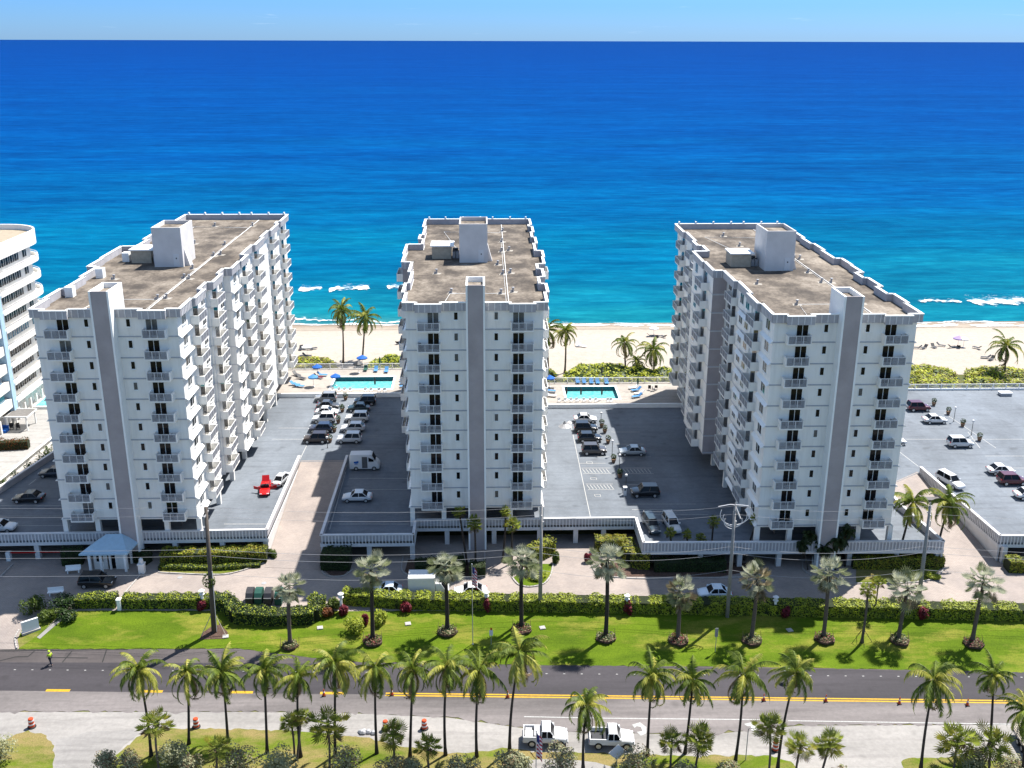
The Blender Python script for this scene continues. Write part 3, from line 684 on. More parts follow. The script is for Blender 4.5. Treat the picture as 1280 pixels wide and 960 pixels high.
    for q in [((px0, py0, 38.7), (px1, py0+.18, 39.3)), ((px0, py1-.18, 38.7), (px1, py1, 39.3)), ((px0, py0+.18, 38.7), (px0+.18, py1-.18, 39.3)), ((px1-.18, py0+.18, 38.7), (px1, py1-.18, 39.3))]: b.box(*q, 0)
    b.box((px0+.18, py0+.18, 38.7), (px1-.18, py1-.18, 38.74), 1)
    b.add([(px1, py0+.9, ROOF), (px1+.7, py0+.9, ROOF), (px1, py0+.9, ROOF+2.6), (px1, py0+2.3, ROOF), (px1+.7, py0+2.3, ROOF), (px1, py0+2.3, ROOF+2.6)], [(0, 1, 2), (3, 5, 4), (1, 4, 5, 2)], 0)
    pent = add(b, 'penthouse', ['greywall', 'roof'])
    dd = MB(); dd.box((9.0, py0-.05, ROOF+.1), (9.8, py0, ROOF+1.9), 0); dd.box((9.35, py0-.08, ROOF+1.2), (9.5, py0-.05, ROOF+1.4), 1)
    dd.build('door', ['white', 'dark'], pent)
    b = MB(); b.box((2.0, 30.6, ROOF-.3), (4.9, 34, ROOF+1.9), 0); b.box((1.8, 30.3, ROOF+1.9), (5.3, 34.2, ROOF+2.08), 1)
    add(b, 'rooftop_shed', ['beige', 'trim'])
    b = MB()
    for x in (5.05, 5.6): b.box((x, 31, ROOF), (x+.45, 32, ROOF+1.0), 0); b.lathe((x+.22, 31.5, ROOF+1.0), [(.2, 0), (.2, .15), (.05, .16)], 8, 1)
    b.box((5.1, 32.2, ROOF), (5.9, 32.9, ROOF+1.3), 1)
    add(b, 'air_conditioner', ['metal', 'dark'])
    # conduits, vents, hatch kerbs
    b = MB()
    b.tube([(12.9, .6, ROOF+.12), (12.9, Lg-1, ROOF+.12)], .045, 5, 0); b.tube([(12.6, .6, ROOF+.1), (12.6, Lg*.75, ROOF+.1)], .02, 4, 0)
    b.tube([(4.6, 1, ROOF+.1), (5.4, 8, ROOF+.1), (12.6, 8, ROOF+.1)], .03, 4, 0); b.tube([(6.1, 33, ROOF+.5), (3, Lg-8, ROOF+.1), (12.6, Lg-9, ROOF+.1)], .03, 4, 0)
    add(b, 'conduit', ['trim'])
    vents = [(5.3, 8), (12.3, 8.5), (13.4, 8.8), (12.4, 20), (13.5, 20.4), (11.8, 26.5), (12.6, 36), (13.6, 36.3), (12.5, 44), (7, 46), (13.3, Lg-7), (6.2, Lg-7), (3.2, 20)]
    for x, y in vents:
        v = MB(); x += rnd.uniform(-.3, .3); y += rnd.uniform(-.5, .5)
        v.lathe((x, y, ROOF), [(.16, 0), (.13, .12), (.12, .55), (.22, .58), (.2, .68), (.02, .72)], 8, 0); v.box((x-.35, y-.3, ROOF), (x-.1, y-.1, ROOF+.32), 0); v.prism([(x-.6, y-.5), (x+.5, y-.6), (x+.7, y+.4), (x-.4, y+.6)], ROOF+.02, ROOF+.028, 1)
        add(v, 'roof_vent', ['metal', 'flash'])
    if seed == 1:
        for y in (9.5, 20.5, 31.5):
            v = MB(); v.box((.35, y, ROOF), (1.35, y+1.1, ROOF+1.35)); add(v, 'roof_vent', ['trim'])
    # back wall pilasters poking over the coping
    b = MB()
    for x in (.1, 3, 6.1, 9.2, 11.4, 14.5, W-.2): b.box((x-.12, Lg-.1, ROOF-3), (x+.12, Lg+.25, CP+.35), 0)
    add(b, 'back_fin', ['trim'])
    # balconies, doors, windows
    slab, rail = balcony_mesh(2.85, 1.15)
    def place(me, nm, loc, rz=0, par=root):
        o = link(nm, me, par, Vector(loc)+(off if par is root else Vector()), rz); return o
    for f in range(NF):
        z = L1+FH*f
        for x in (3.0, 14.5):
            bo = place(slab, 'balcony', (x, 0, z)); place(rail, 'railing', (0, 0, 0), 0, bo)
            place(DOORC if rnd.random() < .18 else DOOR, 'sliding_door', (x+.55 if x < 9 else x-.45, 0, z))
            if rnd.random() < .75: 
                q = FURN.copy(); COL.objects.link(q); q.parent = bo; q.location = (rnd.uniform(-.7, .5), -.55, 0); q.rotation_euler = (0, 0, rnd.uniform(0, 3)); furn_n.append(q)
        for x in (6.35, 11.3): place(SWINC if rnd.random() < .2 else SWIN, 'window', (x, 0, z+1.15))
    for side, bals, prof, cut in ((-1, LBAL, LW, lcut), (1, RBAL, RW, rcut)):
        rest = MB(); restr = MB(); restd = MB(); restw = MB()
        def offat(v):
            for a, b_, o in prof:
                if a <= v < b_: return o
            return prof[-1][2]
        for (v, w_) in bals:
            v = sc(v); cc = v+w_/2; dd = 1.05; o = offat(cc)
            if side < 0 and 24 < v < 32: dd = 1.2
            if side < 0 and 37 < v < 40: dd = 2.0
            sl, ra = balcony_mesh(w_, dd)
            for f in range(NF):
                z = L1+FH*f; x = (W+o) if side > 0 else -o; rz = PI/2*side
                if cut:
                    for tgt, me in ((rest, sl), (restr, ra)):
                        mt = Matrix.Translation((x, cc, z)) @ Matrix.Rotation(rz, 4, 'Z')
                        tgt.add([mt @ vv.co for vv in me.vertices], [tuple(p.vertices) for p in me.polygons])
                        tgt.m[-len(me.polygons):] = [p.material_index for p in me.polygons]
                else:
                    bo = place(sl, 'balcony', (x, cc, z), rz); place(ra, 'railing', (0, 0, 0), 0, bo)
                place(SDOORC if rnd.random() < .35 else SDOOR, 'sliding_door', (x, cc+.3, z), rz) if not cut else restd.add([Matrix.Translation((x, cc+.3, z)) @ Matrix.Rotation(rz, 4, 'Z') @ vv.co for vv in SDOOR.vertices], [tuple(p.vertices) for p in SDOOR.polygons]) and restd.m.__setitem__(slice(-len(SDOOR.polygons), None), [p.material_index for p in SDOOR.polygons])
        if cut:
            o = rest.build('balcony', ['wall'], root); o.location = off; o['kind'] = 'stuff'
            o2 = restr.build('railing', ['rail', 'railw'], o); o2['kind'] = 'stuff'
            o = restd.build('sliding_door', ['trim', 'glass'], root); o.location = off; o['kind'] = 'stuff'
        wv = ([2.5, 12.2, 15.2, 22.8, 34.5] if side < 0 else [2.6, 11.9, 20.7, 25, 35])
        for v in wv:
            vv = sc(v); o = offat(vv)
            for f in range(NF):
                place(WINC if rnd.random() < .35 else WIN, 'window', ((W+o) if side > 0 else -o, vv, L1+FH*f+.85), PI/2*side)
    if True: # projecting elevator bay faces on the left are pale taupe
        b = MB(); b.box((-1.93, 23.97, L1-.35), (0, 24.0, ROOF-.12), 0)
        for f in range(NF): b.box((-1.96, 23.93, L1+FH*f-.1), (0, 23.97, L1+FH*f+.02), 1)
        add(b, 'blind_bay', ['shaft', 'ledge'])
    return root
furn_n = []
fm = MB(); fm.lathe((0, 0, 0), [(.2, 0), (.03, .03), (.03, .68), (.32, .7), (.32, .73)], 8, 0); fm.box((.42, -.2, .4), (.8, .2, .45), 0); fm.box((.76, -.2, .45), (.8, .2, .9), 0)
for a in ((.44, -.18), (.44, .16), (.76, -.18), (.76, .16)): fm.box((a[0], a[1], 0), (a[0]+.03, a[1]+.03, .4), 0)
FURN = fm.build('balcony_furniture', 'metal')
T1 = tower('apartment_tower', 'leftmost white apartment tower with sunlit balconies on its right side', -53.9, 119.9, 69, True, False, 1)
T2 = tower('apartment_tower', 'middle white apartment tower with a taupe stair shaft in the centre of the photo', -9.95, 122.4, 61, True, True, 2)
T3 = tower('apartment_tower', 'right white apartment tower with shaded balconies on its left side', 33.8, 116.0, 62, False, True, 3)
# balcony furniture stands on the balconies: things of their own
bpy.context.view_layer.update()
gnames = {}
for q in furn_n:
    tw = q.parent.parent; mw = q.parent.matrix_basis.copy(); loc = tw.location+q.parent.location+q.location
    fl = int(round((loc.z-L1)/FH)); col = 'left' if q.parent.location.x < 9 else 'right'
    tn = {T1.name: 'left', T2.name: 'middle', T3.name: 'right'}[tw.name]
    q.parent = None; q.location = loc
    tag(q, 'metal table and chair, %s tower front, %s balconies, floor %s from the top' % (tn, col, NF-fl), 'patio set', 'tables and chairs on the front balconies')
bpy.data.objects.remove(FURN)

# ------------------------------------------------------------------ vehicles
def loft(b, st, mi=0):
    """st: list of rings (equal length) -> closed loft"""
    o = []; n = len(st[0]); fs = []; vs = [p for r_ in st for p in r_]
    for i in range(len(st)-1):
        for k in range(n): a = i*n+k; c = i*n+(k+1) % n; fs.append((a, c, c+n, a+n))
    fs.append(tuple(range(n-1, -1, -1))); fs.append(tuple(range((len(st)-1)*n, len(st)*n)))
    b.add(vs, fs, mi)
CARDEF = {  # (x fraction, belt height, half width factor) body stations front=+x ; greenhouse: base x0,x1 roof x0,x1, roof height
    'sedan': dict(st=[(-1, .62, .80), (-.97, .86, .9), (-.62, .95, 1), (-.1, .93, 1), (.35, .90, 1), (.75, .80, .96), (.95, .68, .86), (1, .52, .78)], gh=(-.72, .42, -.40, .12, 1.42)),
    'suv': dict(st=[(-1, .75, .86), (-.97, 1.02, .93), (-.6, 1.06, 1), (-.1, 1.05, 1), (.38, 1.02, 1), (.8, .95, .96), (.97, .80, .88), (1, .55, .82)], gh=(-.95, .46, -.82, .18, 1.70)),
    'hatch': dict(st=[(-1, .70, .84), (-.97, .95, .92), (-.6, .99, 1), (-.1, .97, 1), (.38, .94, 1), (.8, .85, .95), (.97, .70, .86), (1, .5, .8)], gh=(-.93, .46, -.70, .14, 1.5)),
    'coupe': dict(st=[(-1, .6, .8), (-.97, .82, .9), (-.6, .88, 1), (-.1, .84, 1), (.3, .80, 1), (.75, .68, .95), (.96, .55, .86), (1, .42, .75)], gh=(-.62, .30, -.34, .02, 1.22)),
}
_car = {}
def car_parts(kind, L, Wd):
    k = (kind, round(L, 2), round(Wd, 2))
    if k in _car: return _car[k]
    D = CARDEF[kind]; hl, hw = L/2, Wd/2; parts = {}
    b = MB(); rings = []
    for (fx, zb, fw) in D['st']:
        x = fx*hl; w_ = hw*fw; zl = .26 if abs(fx) < .96 else .36
        rings.append([(x, -w_*.90, zl), (x, -w_, zl+.16), (x, -w_, zb-.12), (x, -w_*.93, zb), (x, 0, zb+.03), (x, w_*.93, zb), (x, w_, zb-.12), (x, w_, zl+.16), (x, w_*.90, zl)])
    loft(b, rings)
    g0, g1, r0, r1, zr = D['gh']; zb = D['st'][3][1]-.02
    # roof panel and pillars
    ww, wr = hw*.92, hw*.72
    def gq(t, s): # corners of the greenhouse at height fraction t
        xa = (g0+(r0-g0)*t)*hl; xb = (g1+(r1-g1)*t)*hl; w_ = (ww+(wr-ww)*t)*s; return xa, xb, w_, zb+(zr-zb)*t
    xa, xb, w1, z1 = gq(.93, 1.03); xa2, xb2, w2, z2 = gq(1, 1)
    loft(b, [[(xa-.02, -w1, z1), (xb+.02, -w1, z1), (xb+.02, w1, z1), (xa-.02, w1, z1)], [(xa2, -w2, z2), (xb2, -w2, z2), (xb2, w2, z2), (xa2, w2, z2)]])
    for fx0, fx1, th in ((g0, r0, .05), (g1, r1, .05), ((g0+g1)/2, (r0+r1)/2, .045), ((g0*.98+.02*g1), r0, .09 if kind in ('suv', 'hatch') else .05)):
        for s in (-1, 1):
            b.tube([(fx0*hl, s*(ww*1.005), zb), (fx1*hl, s*(wr*1.02), zr-.03)], th, 4)
    # wheel arches darkened by wheels; mirrors and plates
    for s in (-1, 1): b.box((g1*hl-.28, s*hw-(.0 if s > 0 else .16), zb+.02), (g1*hl-.1, s*hw+(.16 if s > 0 else 0), zb+.17))
    lo_ = MB(); nb_ = 9*len(D['st']); lo_.v = b.v[:nb_]; lo_.f = [f for f in b.f if max(f) < nb_]; lo_.m = [0]*len(lo_.f)
    hi_ = MB(); hi_.v = b.v[nb_:]; hi_.f = [tuple(i-nb_ for i in f) for f in b.f if max(f) >= nb_]
    tm = bpy.data.objects.new('t', lo_.mesh('t', ['white'])); COL.objects.link(tm); ms = tm.modifiers.new('s', 'SUBSURF'); ms.levels = ms.render_levels = 2
    for e_ in tm.data.edges: pass
    sm_ = bpy.data.meshes.new_from_object(tm.evaluated_get(bpy.context.evaluated_depsgraph_get())); bpy.data.objects.remove(tm)
    bb = MB(); fx_ = 1.02; bb.add([(v_.co.x*fx_, v_.co.y*1.03, v_.co.z) for v_ in sm_.vertices], [tuple(p_.vertices) for p_ in sm_.polygons]); ns = len(bb.f); bb.add(hi_.v, hi_.f)
    me_ = bb.mesh('body', ['white']); me_.polygons.foreach_set('use_smooth', [i < ns for i in range(len(me_.polygons))]); parts['body'] = (me_, None)
    b = MB(); 
    loft(b, [[((g0)*hl, -ww, zb-.02), (g1*hl, -ww, zb-.02), (g1*hl, ww, zb-.02), (g0*hl, ww, zb-.02)], [(r0*hl, -wr, zr-.05), (r1*hl, -wr, zr-.05), (r1*hl, wr, zr-.05), (r0*hl, wr, zr-.05)]])
    parts['windows'] = (b.mesh('windows', ['glass']), None)
    wr_ = .34 if kind == 'suv' else .31
    b = MB(); prof = []
    def wheel():
        b = MB(); n = 14; rr = [(wr_*.95, -.11), (wr_, -.06), (wr_, .06), (wr_*.95, .11)]
        vs = []; fs = []
        for r, y in rr:
            for q in range(n): vs.append((r*math.cos(2*PI*q/n), y, r*math.sin(2*PI*q/n)))
        for i in range(3):
            for q in range(n): a = i*n+q; c = i*n+(q+1) % n; fs.append((a, a+n, c+n, c))
        fs.append(tuple(range(n))); fs.append(tuple(range(4*n-1, 3*n-1, -1)))
        b.add(vs, fs, 0)
        vs = []
        for y in (-.118, .118):
            vs += [(wr_*.6*math.cos(2*PI*q/n), y, wr_*.6*math.sin(2*PI*q/n)) for q in range(n)]
        b.add(vs, [tuple(range(n)), tuple(range(2*n-1, n-1, -1))], 1)
        return b.mesh('wheel', ['black', 'alum'])
    parts['wheel'] = (wheel(), [(sx*hl*.62, s*(hw-.09), wr_) for sx in (-1, 1.02) for s in (-1, 1)])
    b = MB(); zf = D['st'][-2][1]
    b.box((-.05, -.17, -.07), (.03, .17, .07)); parts['headlight'] = (b.mesh('headlight', ['railw']), [(hl*.965, s*hw*.66, zf-.06) for s in (-1, 1)])
    b = MB(); b.box((-.03, -.14, -.09), (.05, .14, .09)); parts['tail_light'] = (b.mesh('tail_light', ['red']), [(-hl*.985, s*hw*.7, D['st'][1][1]-.12) for s in (-1, 1)])
    _car[k] = parts; return parts
def car(kind, L, Wd, col, loc, rz, label, group=None, cat='car', name='parked_car', rough=.3):
    root = thing(name, label, cat, loc, rz, group)
    ps = car_parts(kind, L, Wd); pm = paint(col, rough)
    for nm, (me, locs) in ps.items():
        if nm == 'body':
            o = link(nm, me, root); o.material_slots[0].link = 'OBJECT'; o.material_slots[0].material = pm
        elif locs is None: link(nm, me, root)
        else:
            for l_ in locs: link(nm, me, root, l_)
    return root
WH, SIL, GRY, BLK, NAV, MAR, DBR = (.55, .55, .55), (.20, .205, .21), (.05, .05, .053), (.006, .006, .007), (.008, .014, .04), (.07, .003, .010), (.02, .010, .008)
XL, XW = 3.85, 1.9      # cars lying across the view
def cx(px, pyb, kind, col, rz, label, group, L=XL, Wd=XW, z=DK+.006, cat='car'):
    p = P(px, pyb, z); p.y += Wd/2*.75
    return car(kind, L, Wd, col, p, rz, label, group, cat)
g1_ = 'cars parked on the deck between the left and middle towers'
for px, y, k, c, lab in [(407, 503, 'suv', SIL, 'silver SUV at the far end of the left parking row, nearest the pool'), (409.5, 512, 'sedan', GRY, 'dark grey sedan second from the pool in the left parking row'),
                        (408, 520, 'sedan', WH, 'white sedan third from the pool in the left parking row'), (404.7, 529, 'suv', WH, 'white SUV in the left row between white sedan and navy car'),
                        (400.5, 541, 'hatch', NAV, 'navy blue car second nearest the camera in the left row'), (394, 554.5, 'suv', DBR, 'dark brown SUV nearest the camera in the left row'),
                        (456, 507, 'suv', BLK, 'black SUV at the far end of the right parking row by the pool'), (448, 515, 'sedan', (.006, .02, .018), 'dark green black sedan second from the pool in the right row'),
                        (446, 528, 'suv', WH, 'white SUV third from the pool in the right parking row'), (440.6, 540.5, 'hatch', WH, 'white hatchback in the right row just behind the silver SUV'), (436.3, 554.5, 'suv', (.5, .51, .52), 'silver SUV nearest the camera in the right row')]:
    cx(px, y, k, c, PI if px < 420 and k != 'sedan' else (0 if px < 420 else PI), lab, g1_)
cx(446, 628, 'sedan', WH, PI, 'white sedan alone in the tower shade below the white van', 'cars left of the middle tower', L=4.1)
g2_ = 'cars parked on the deck between the middle and right towers'
for px, y, k, c, lab in [(732, 529, 'sedan', WH, 'white sedan nearest the pool, beside the grey tarp'), (732.5, 541, 'suv', BLK, 'black SUV second from the pool in the sunny row'), (737.5, 553, 'hatch', BLK, 'black hatchback third from the pool in the sunny row'),
                        (743, 569, 'suv', (.05, .043, .04), 'charcoal brown SUV nearest the camera in the sunny row'), (791, 570, 'sedan', (.30, .33, .35), 'silver sedan in the shade edge beside the planters'), (807, 622, 'suv', BLK, 'black SUV deep in the right tower shade')]:
    cx(px, y, k, c, 0 if px < 770 else PI, lab, g2_, L=4.0 if px > 770 else XL)
p = P(839, 660, DK+.006); car('suv', 4.7, 1.5, WH, p, PI/2+PI+.12, 'white SUV parked nose toward the road at the deck front edge', g2_)
p = P(814, 661, DK+.006); car('suv', 4.7, 1.4, (.02, .035, .045), p, PI/2+PI+.12, 'dark teal SUV beside the white one at the deck front edge', g2_)
g3_ = 'cars parked on the right hand deck'
for px, y, k, c, lab in [(1149.5, 514.5, 'suv', MAR, 'maroon SUV nearest the beach on the right deck'), (1170, 530, 'sedan', WH, 'white sedan just in front of the maroon SUV on the right deck'), (1202, 560, 'suv', (.5, .5, .5), 'silver SUV by the planters in the middle of the right deck'),
                        (1253, 594, 'sedan', WH, 'white sedan tucked behind a maroon car near the right edge'), (1267, 607, 'suv', MAR, 'maroon SUV in front of a white sedan near the right edge'), (1288, 625, 'sedan', WH, 'white sedan cut off by the right edge of the photo'),
                        (1118, 557, 'sedan', WH, 'white sedan half hidden behind the right side of the right tower')]:
    cx(px, y, k, c, 0, lab, g3_)
p = P(1187, 606, DK+.006); car('suv', 4.8, 1.5, WH, p, PI/2+PI+.30, 'white SUV parked along the ramp wall of the right deck', g3_)
g4_ = 'cars on the shaded deck left of the left tower'
cx(34, 629, 'sedan', BLK, PI, 'black sedan in the open shade on the far left deck', g4_, L=4.1)
cx(66, 597, 'sedan', (.012, .02, .035), PI, 'dark blue sedan half hidden by the left tower', g4_, L=4.2)
cx(-2, 666, 'sedan', WH, 0, 'white sedan cut off by the left edge of the photo', g4_, L=4.0)
p = P(353, 603, DK+.006); car('sedan', 4.6, 1.35, (.42, .43, .44), p, PI/2-.22, 'silver sedan beside the red convertible along the ramp wall', 'cars right of the left tower')
# red sports car with its doors and bonnet raised
p = P(332, 614, DK+.006); rc = thing('sports_car', 'red sports car with its doors and bonnet open on the sunny deck', 'car', p, -PI/2+.12)
ps = car_parts('coupe', 4.3, 1.45)
for nm, (me, locs) in ps.items():
    if nm == 'body':
        o = link(nm, me, rc); o.material_slots[0].link = 'OBJECT'; o.material_slots[0].material = M['red']
    elif nm == 'windows':
        b = MB(); b.box((-1.0, -.6, .84), (.3, .6, .90), 0); b.box((-.7, -.5, .88), (-.2, -.1, 1.2), 1); b.box((-.7, .1, .88), (-.2, .5, 1.2), 1); b.build('seats', ['interior', 'trim'], rc)
        b = MB(); b.prism([(.55, -.6), (.6, -.6), (.6, .6), (.55, .6)], .82, 0, 0, topz=[1.2]*4); b.build('windscreen', 'glass', rc)
    elif locs is None: link(nm, me, rc)
    else:
        for l_ in locs: link(nm, me, rc, l_)
for s in (-1, 1):
    b = MB(); b.add([(.5, s*.72, .45), (.5, s*.72, .85), (.1, s*1.6, .95), (.1, s*1.6, .5), (.45, s*.72, .45), (.45, s*.72, .85), (.05, s*1.6, .95), (.05, s*1.6, .5)], [(0, 1, 2, 3), (7, 6, 5, 4), (0, 4, 5, 1), (1, 5, 6, 2), (2, 6, 7, 3), (3, 7, 4, 0)]); b.build('door', 'red', rc)
b = MB(); b.add([(-1.1, -.55, .88), (-1.1, .55, .88), (-1.7, .5, 1.75), (-1.7, -.5, 1.75), (-1.16, -.55, .86), (-1.16, .55, .86), (-1.76, .5, 1.73), (-1.76, -.5, 1.73)], [(0, 1, 2, 3), (7, 6, 5, 4), (0, 4, 5, 1), (1, 5, 6, 2), (2, 6, 7, 3), (3, 7, 4, 0)]); b.build('bonnet', 'red', rc)
# delivery van
def van(loc, rz, label):
    t = thing('delivery_van', label, 'van', loc, rz)
    L, w_ = 4.35, 1.95; hl, hw = L/2, w_/2
    b = MB(); rr = []
    for x, zt, f in [(-hl, 2.3, .93), (-hl+.1, 2.5, 1), (.75, 2.55, 1), (1.1, 2.45, .98), (1.55, 1.55, .97), (1.95, 1.25, .94), (hl, .9, .85)]:
        y = hw*f; rr.append([(x, -y, .32), (x, -y*1.01, zt*.6), (x, -y*.9, zt-.05), (x, -y*.8, zt), (x, y*.8, zt), (x, y*.9, zt-.05), (x, y*1.01, zt*.6), (x, y, .32)])
    loft(b, rr); b.build('body', 'white', t)
    b = MB(); b.add([(1.13, -hw*.78, 2.36), (1.13, hw*.78, 2.36), (1.56, hw*.86, 1.56), (1.56, -hw*.86, 1.56)], [(0, 1, 2, 3)]); b.v = [(x+.03, y, z+.02) for x, y, z in b.v]; b.build('windscreen', 'glass', t)
    for s in (-1, 1):
        b = MB(); y = s*(hw+.012); b.prism([(.62, y-.01), (1.38, y-.01), (1.38, y+.01), (.62, y+.01)], 1.45, 0, 0, topz=[2.15, 1.75, 1.75, 2.15]); b.build('side_window', 'glass', t)
    b = MB(); b.box((-.35, -hw-.03, .45), (.45, -hw+.3, 2.2)); b.build('doorway_shade', 'interior', t)  # solid dark box, paints the shade inside the open side door
    b = MB(); b.prism([(-1.55, -hw-.02), (-.85, -hw-.02), (-.85, -hw-.008), (-1.55, -hw-.008)], 1.25, 0, 0, topz=[1.45, 1.6, 1.6, 1.45]); b.prism([(-1.45, -hw-.021), (-1.0, -hw-.021), (-1.0, -hw-.009), (-1.45, -hw-.009)], 1.05, 1.2); b.build('emblem', 'blue', t)
    wm = car_parts('suv', 4.0, 1.9)['wheel'][0]
    for x in (-1.25, 1.4):
        for s in (-1, 1): link('wheel', wm, t, (x, s*(hw-.08), .34))
    for s in (-1, 1):
        b = MB(); b.box((hl-.12, s*.62-.14, .8), (hl-.02, s*.62+.14, .98)); b.build('headlight', 'railw', t)
    return t
p = P(456, 588, DK+.006); p.y += .8; van(p, 0, 'white delivery van with its side door open left of the middle tower')
# pickup trucks
def pickup(loc, rz, label, load):
    t = thing('pickup_truck', label, 'pickup truck', loc, rz, 'pickups parked on the road shoulder')
    L, w_ = 4.3, 1.95; hl, hw = L/2, w_/2
    b = MB()
    rr = []
    for x, zt, f in [(-.35, 1.12, 1), (.6, 1.12, 1), (1.25, 1.10, .98), (1.85, 1.02, .94), (2.08, .9, .86), (hl, .6, .82)]:
        y = hw*f; rr.append([(x, -y*.95, .5), (x, -y, .65), (x, -y, zt-.12), (x, -y*.9, zt), (x, y*.9, zt), (x, y, zt-.12), (x, y, .65), (x, y*.95, .5)])
    loft(b, rr)
    b.box((-hl, -hw, .55), (-.35, -hw+.09, 1.18)); b.box((-hl, hw-.09, .55), (-.35, hw, 1.18)); b.box((-hl, -hw+.09, .55), (-hl+.08, hw-.09, 1.18)); b.box((-hl+.08, -hw+.09, .55), (-.35, hw-.09, .72))
    loft(b, [[(-.36, -hw*.88, 1.74), (.5, -hw*.88, 1.74), (.5, hw*.88, 1.74), (-.36, hw*.88, 1.74)], [(-.28, -hw*.75, 1.86), (.42, -hw*.75, 1.86), (.42, hw*.75, 1.86), (-.28, hw*.75, 1.86)]])
    for s in (-1, 1):
        for x0, x1 in ((-.42, -.34), (.16, .16), (.92, .48)): b.tube([(x0, s*hw*.97, 1.1), (x1, s*hw*.87, 1.76)], .05, 4)
        b.box((.7, s*hw-(0 if s > 0 else .2), 1.15), (.85, s*hw+(.2 if s > 0 else 0), 1.35))
    b.build('body', 'white', t)
    b = MB(); loft(b, [[(-.36, -hw*.95, 1.08), (.92, -hw*.95, 1.08), (.92, hw*.95, 1.08), (-.36, hw*.95, 1.08)], [(-.34, -hw*.86, 1.75), (.47, -hw*.86, 1.75), (.47, hw*.86, 1.75), (-.34, hw*.86, 1.75)]]); b.build('windows', 'glass', t)
    b = MB(); b.box((-hl+.1, -hw+.11, .722), (-.4, hw-.11, .74)); b.build('bed_liner', 'dark', t)
    if load:
        b = MB(); b.box((-1.95, -.8, .74), (-1.2, .1, 1.2), 0); b.box((-1.1, -.82, .74), (-.45, .8, 1.28), 1); b.box((-1.95, .2, .74), (-1.3, .8, 1.0), 1); b.build('tool_box', ['white', 'metal'], t)
    else:
        b = MB(); b.box((-1.9, -.5, .74), (-1.0, .3, .9), 0); b.box((-.8, -.8, .74), (-.45, .8, 1.15), 0); b.build('tool_box', ['dark'], t)
    wm = car_parts('suv', 4.0, 1.9)['wheel'][0]
    for x in (-1.3, 1.42):
        for s in (-1, 1): o = link('wheel', wm, t, (x, s*(hw-.07), .4)); o.scale = (1.17, 1.1, 1.17)
    for s in (-1, 1):
        b = MB(); b.box((hl-.14, s*.68-.16, .78), (hl-.03, s*.68+.16, .96)); b.build('headlight', 'railw', t)
        b = MB(); b.box((-hl-.02, s*.85-.07, .75), (-hl+.02, s*.85+.07, 1.1)); b.build('tail_light', 'red', t)
    b = MB(); b.box((hl-.06, -.85, .45), (hl+.06, .85, .62)); b.box((-hl-.1, -.85, .5), (-hl, .85, .64)); b.build('bumper', 'metal', t)
    return t
p = G(682, 932); p.y += .6; p.z = .03; pickup(p, -.05, 'white pickup truck with boxes in its bed, behind the striped flag', True)
p = G(765, 935); p.y += .6; p.z = .03; pickup(p, -.06, 'white pickup truck with an empty dark bed, beside the white board', False)
# street level vehicles
def gcar(px, py, kind, col, rz, label, L=4.0, Wd=1.85): 
    p = G(px, py, .02); p.y += .6; return car(kind, L, Wd, col, p, rz, label)
gcar(120, 735, 'suv', BLK, 0, 'black SUV on the shaded forecourt in front of the pale blue canopy', L=4.2)
gcar(484, 746, 'sedan', (.45, .5, .55), PI, 'pale sedan behind the hedge left of the white box truck', L=3.6)
gcar(588, 747, 'sedan', WH, PI, 'white car behind the hedge just right of the box truck')
gcar(894, 749, 'sedan', (.6, .68, .75), PI, 'pale car behind the hedge beside the concrete utility pole', L=4.0)
t = thing('box_truck', 'white box truck parked behind the hedge in the middle tower shade', 'truck', G(535, 746, .02)+Vector((0, .6, 0)), 0)
b = MB(); b.box((-2.3, -1.05, .75), (.9, 1.05, 2.75)); b.build('cargo_box', 'white', t)
b = MB(); loft(b, [[(.95, -.9, .45), (.95, .9, .45), (.95, .9, 1.9), (.95, -.9, 1.9)], [(1.6, -.9, .45), (1.6, .9, .45), (1.6, .85, 1.85), (1.6, -.85, 1.85)], [(2.0, -.9, .45), (2.0, .9, .45), (2.0, .88, 1.15), (2.0, -.88, 1.15)], [(2.5, -.85, .45), (2.5, .85, .45), (2.5, .8, .95), (2.5, -.8, .95)]]); b.build('cab', 'white', t)
b = MB(); b.add([(1.63, -.78, 1.8), (1.63, .78, 1.8), (2.02, .82, 1.2), (2.02, -.82, 1.2)], [(0, 1, 2, 3)]); b.build('windscreen', 'glass', t)
wm = car_parts('suv', 4.0, 1.9)['wheel'][0]
for x in (-1.5, 1.9):
    for s in (-1, 1): link('wheel', wm, t, (x, s*.9, .36))
# slatted trailer at the right edge
t = thing('slatted_trailer', 'rusty slatted trailer cut off by the right edge on the shoulder', 'trailer', G(1285, 936, .02), PI/2-.1)
b = MB()
for z in (.75, 1.0, 1.25, 1.5): 
    for s in (-1, 1): b.box((-2.2, s*.75-.03, z), (2.2, s*.75+.03, z+.1))
    b.box((2.17, -.75, z), (2.23, .75, z+.1))
for x in (-2.2, -1.1, 0, 1.1, 2.2):
    for s in (-1, 1): b.box((x-.04, s*.75-.05, .55), (x+.04, s*.75+.05, 1.65))
b.build('rail', 'beige', t); b = MB(); b.box((-2.25, -.78, .5), (2.25, .78, .6)); b.build('bed', 'dark', t)
for x in (-.5, .5):
    for s in (-1, 1): link('wheel', wm, t, (x, s*.78, .34))

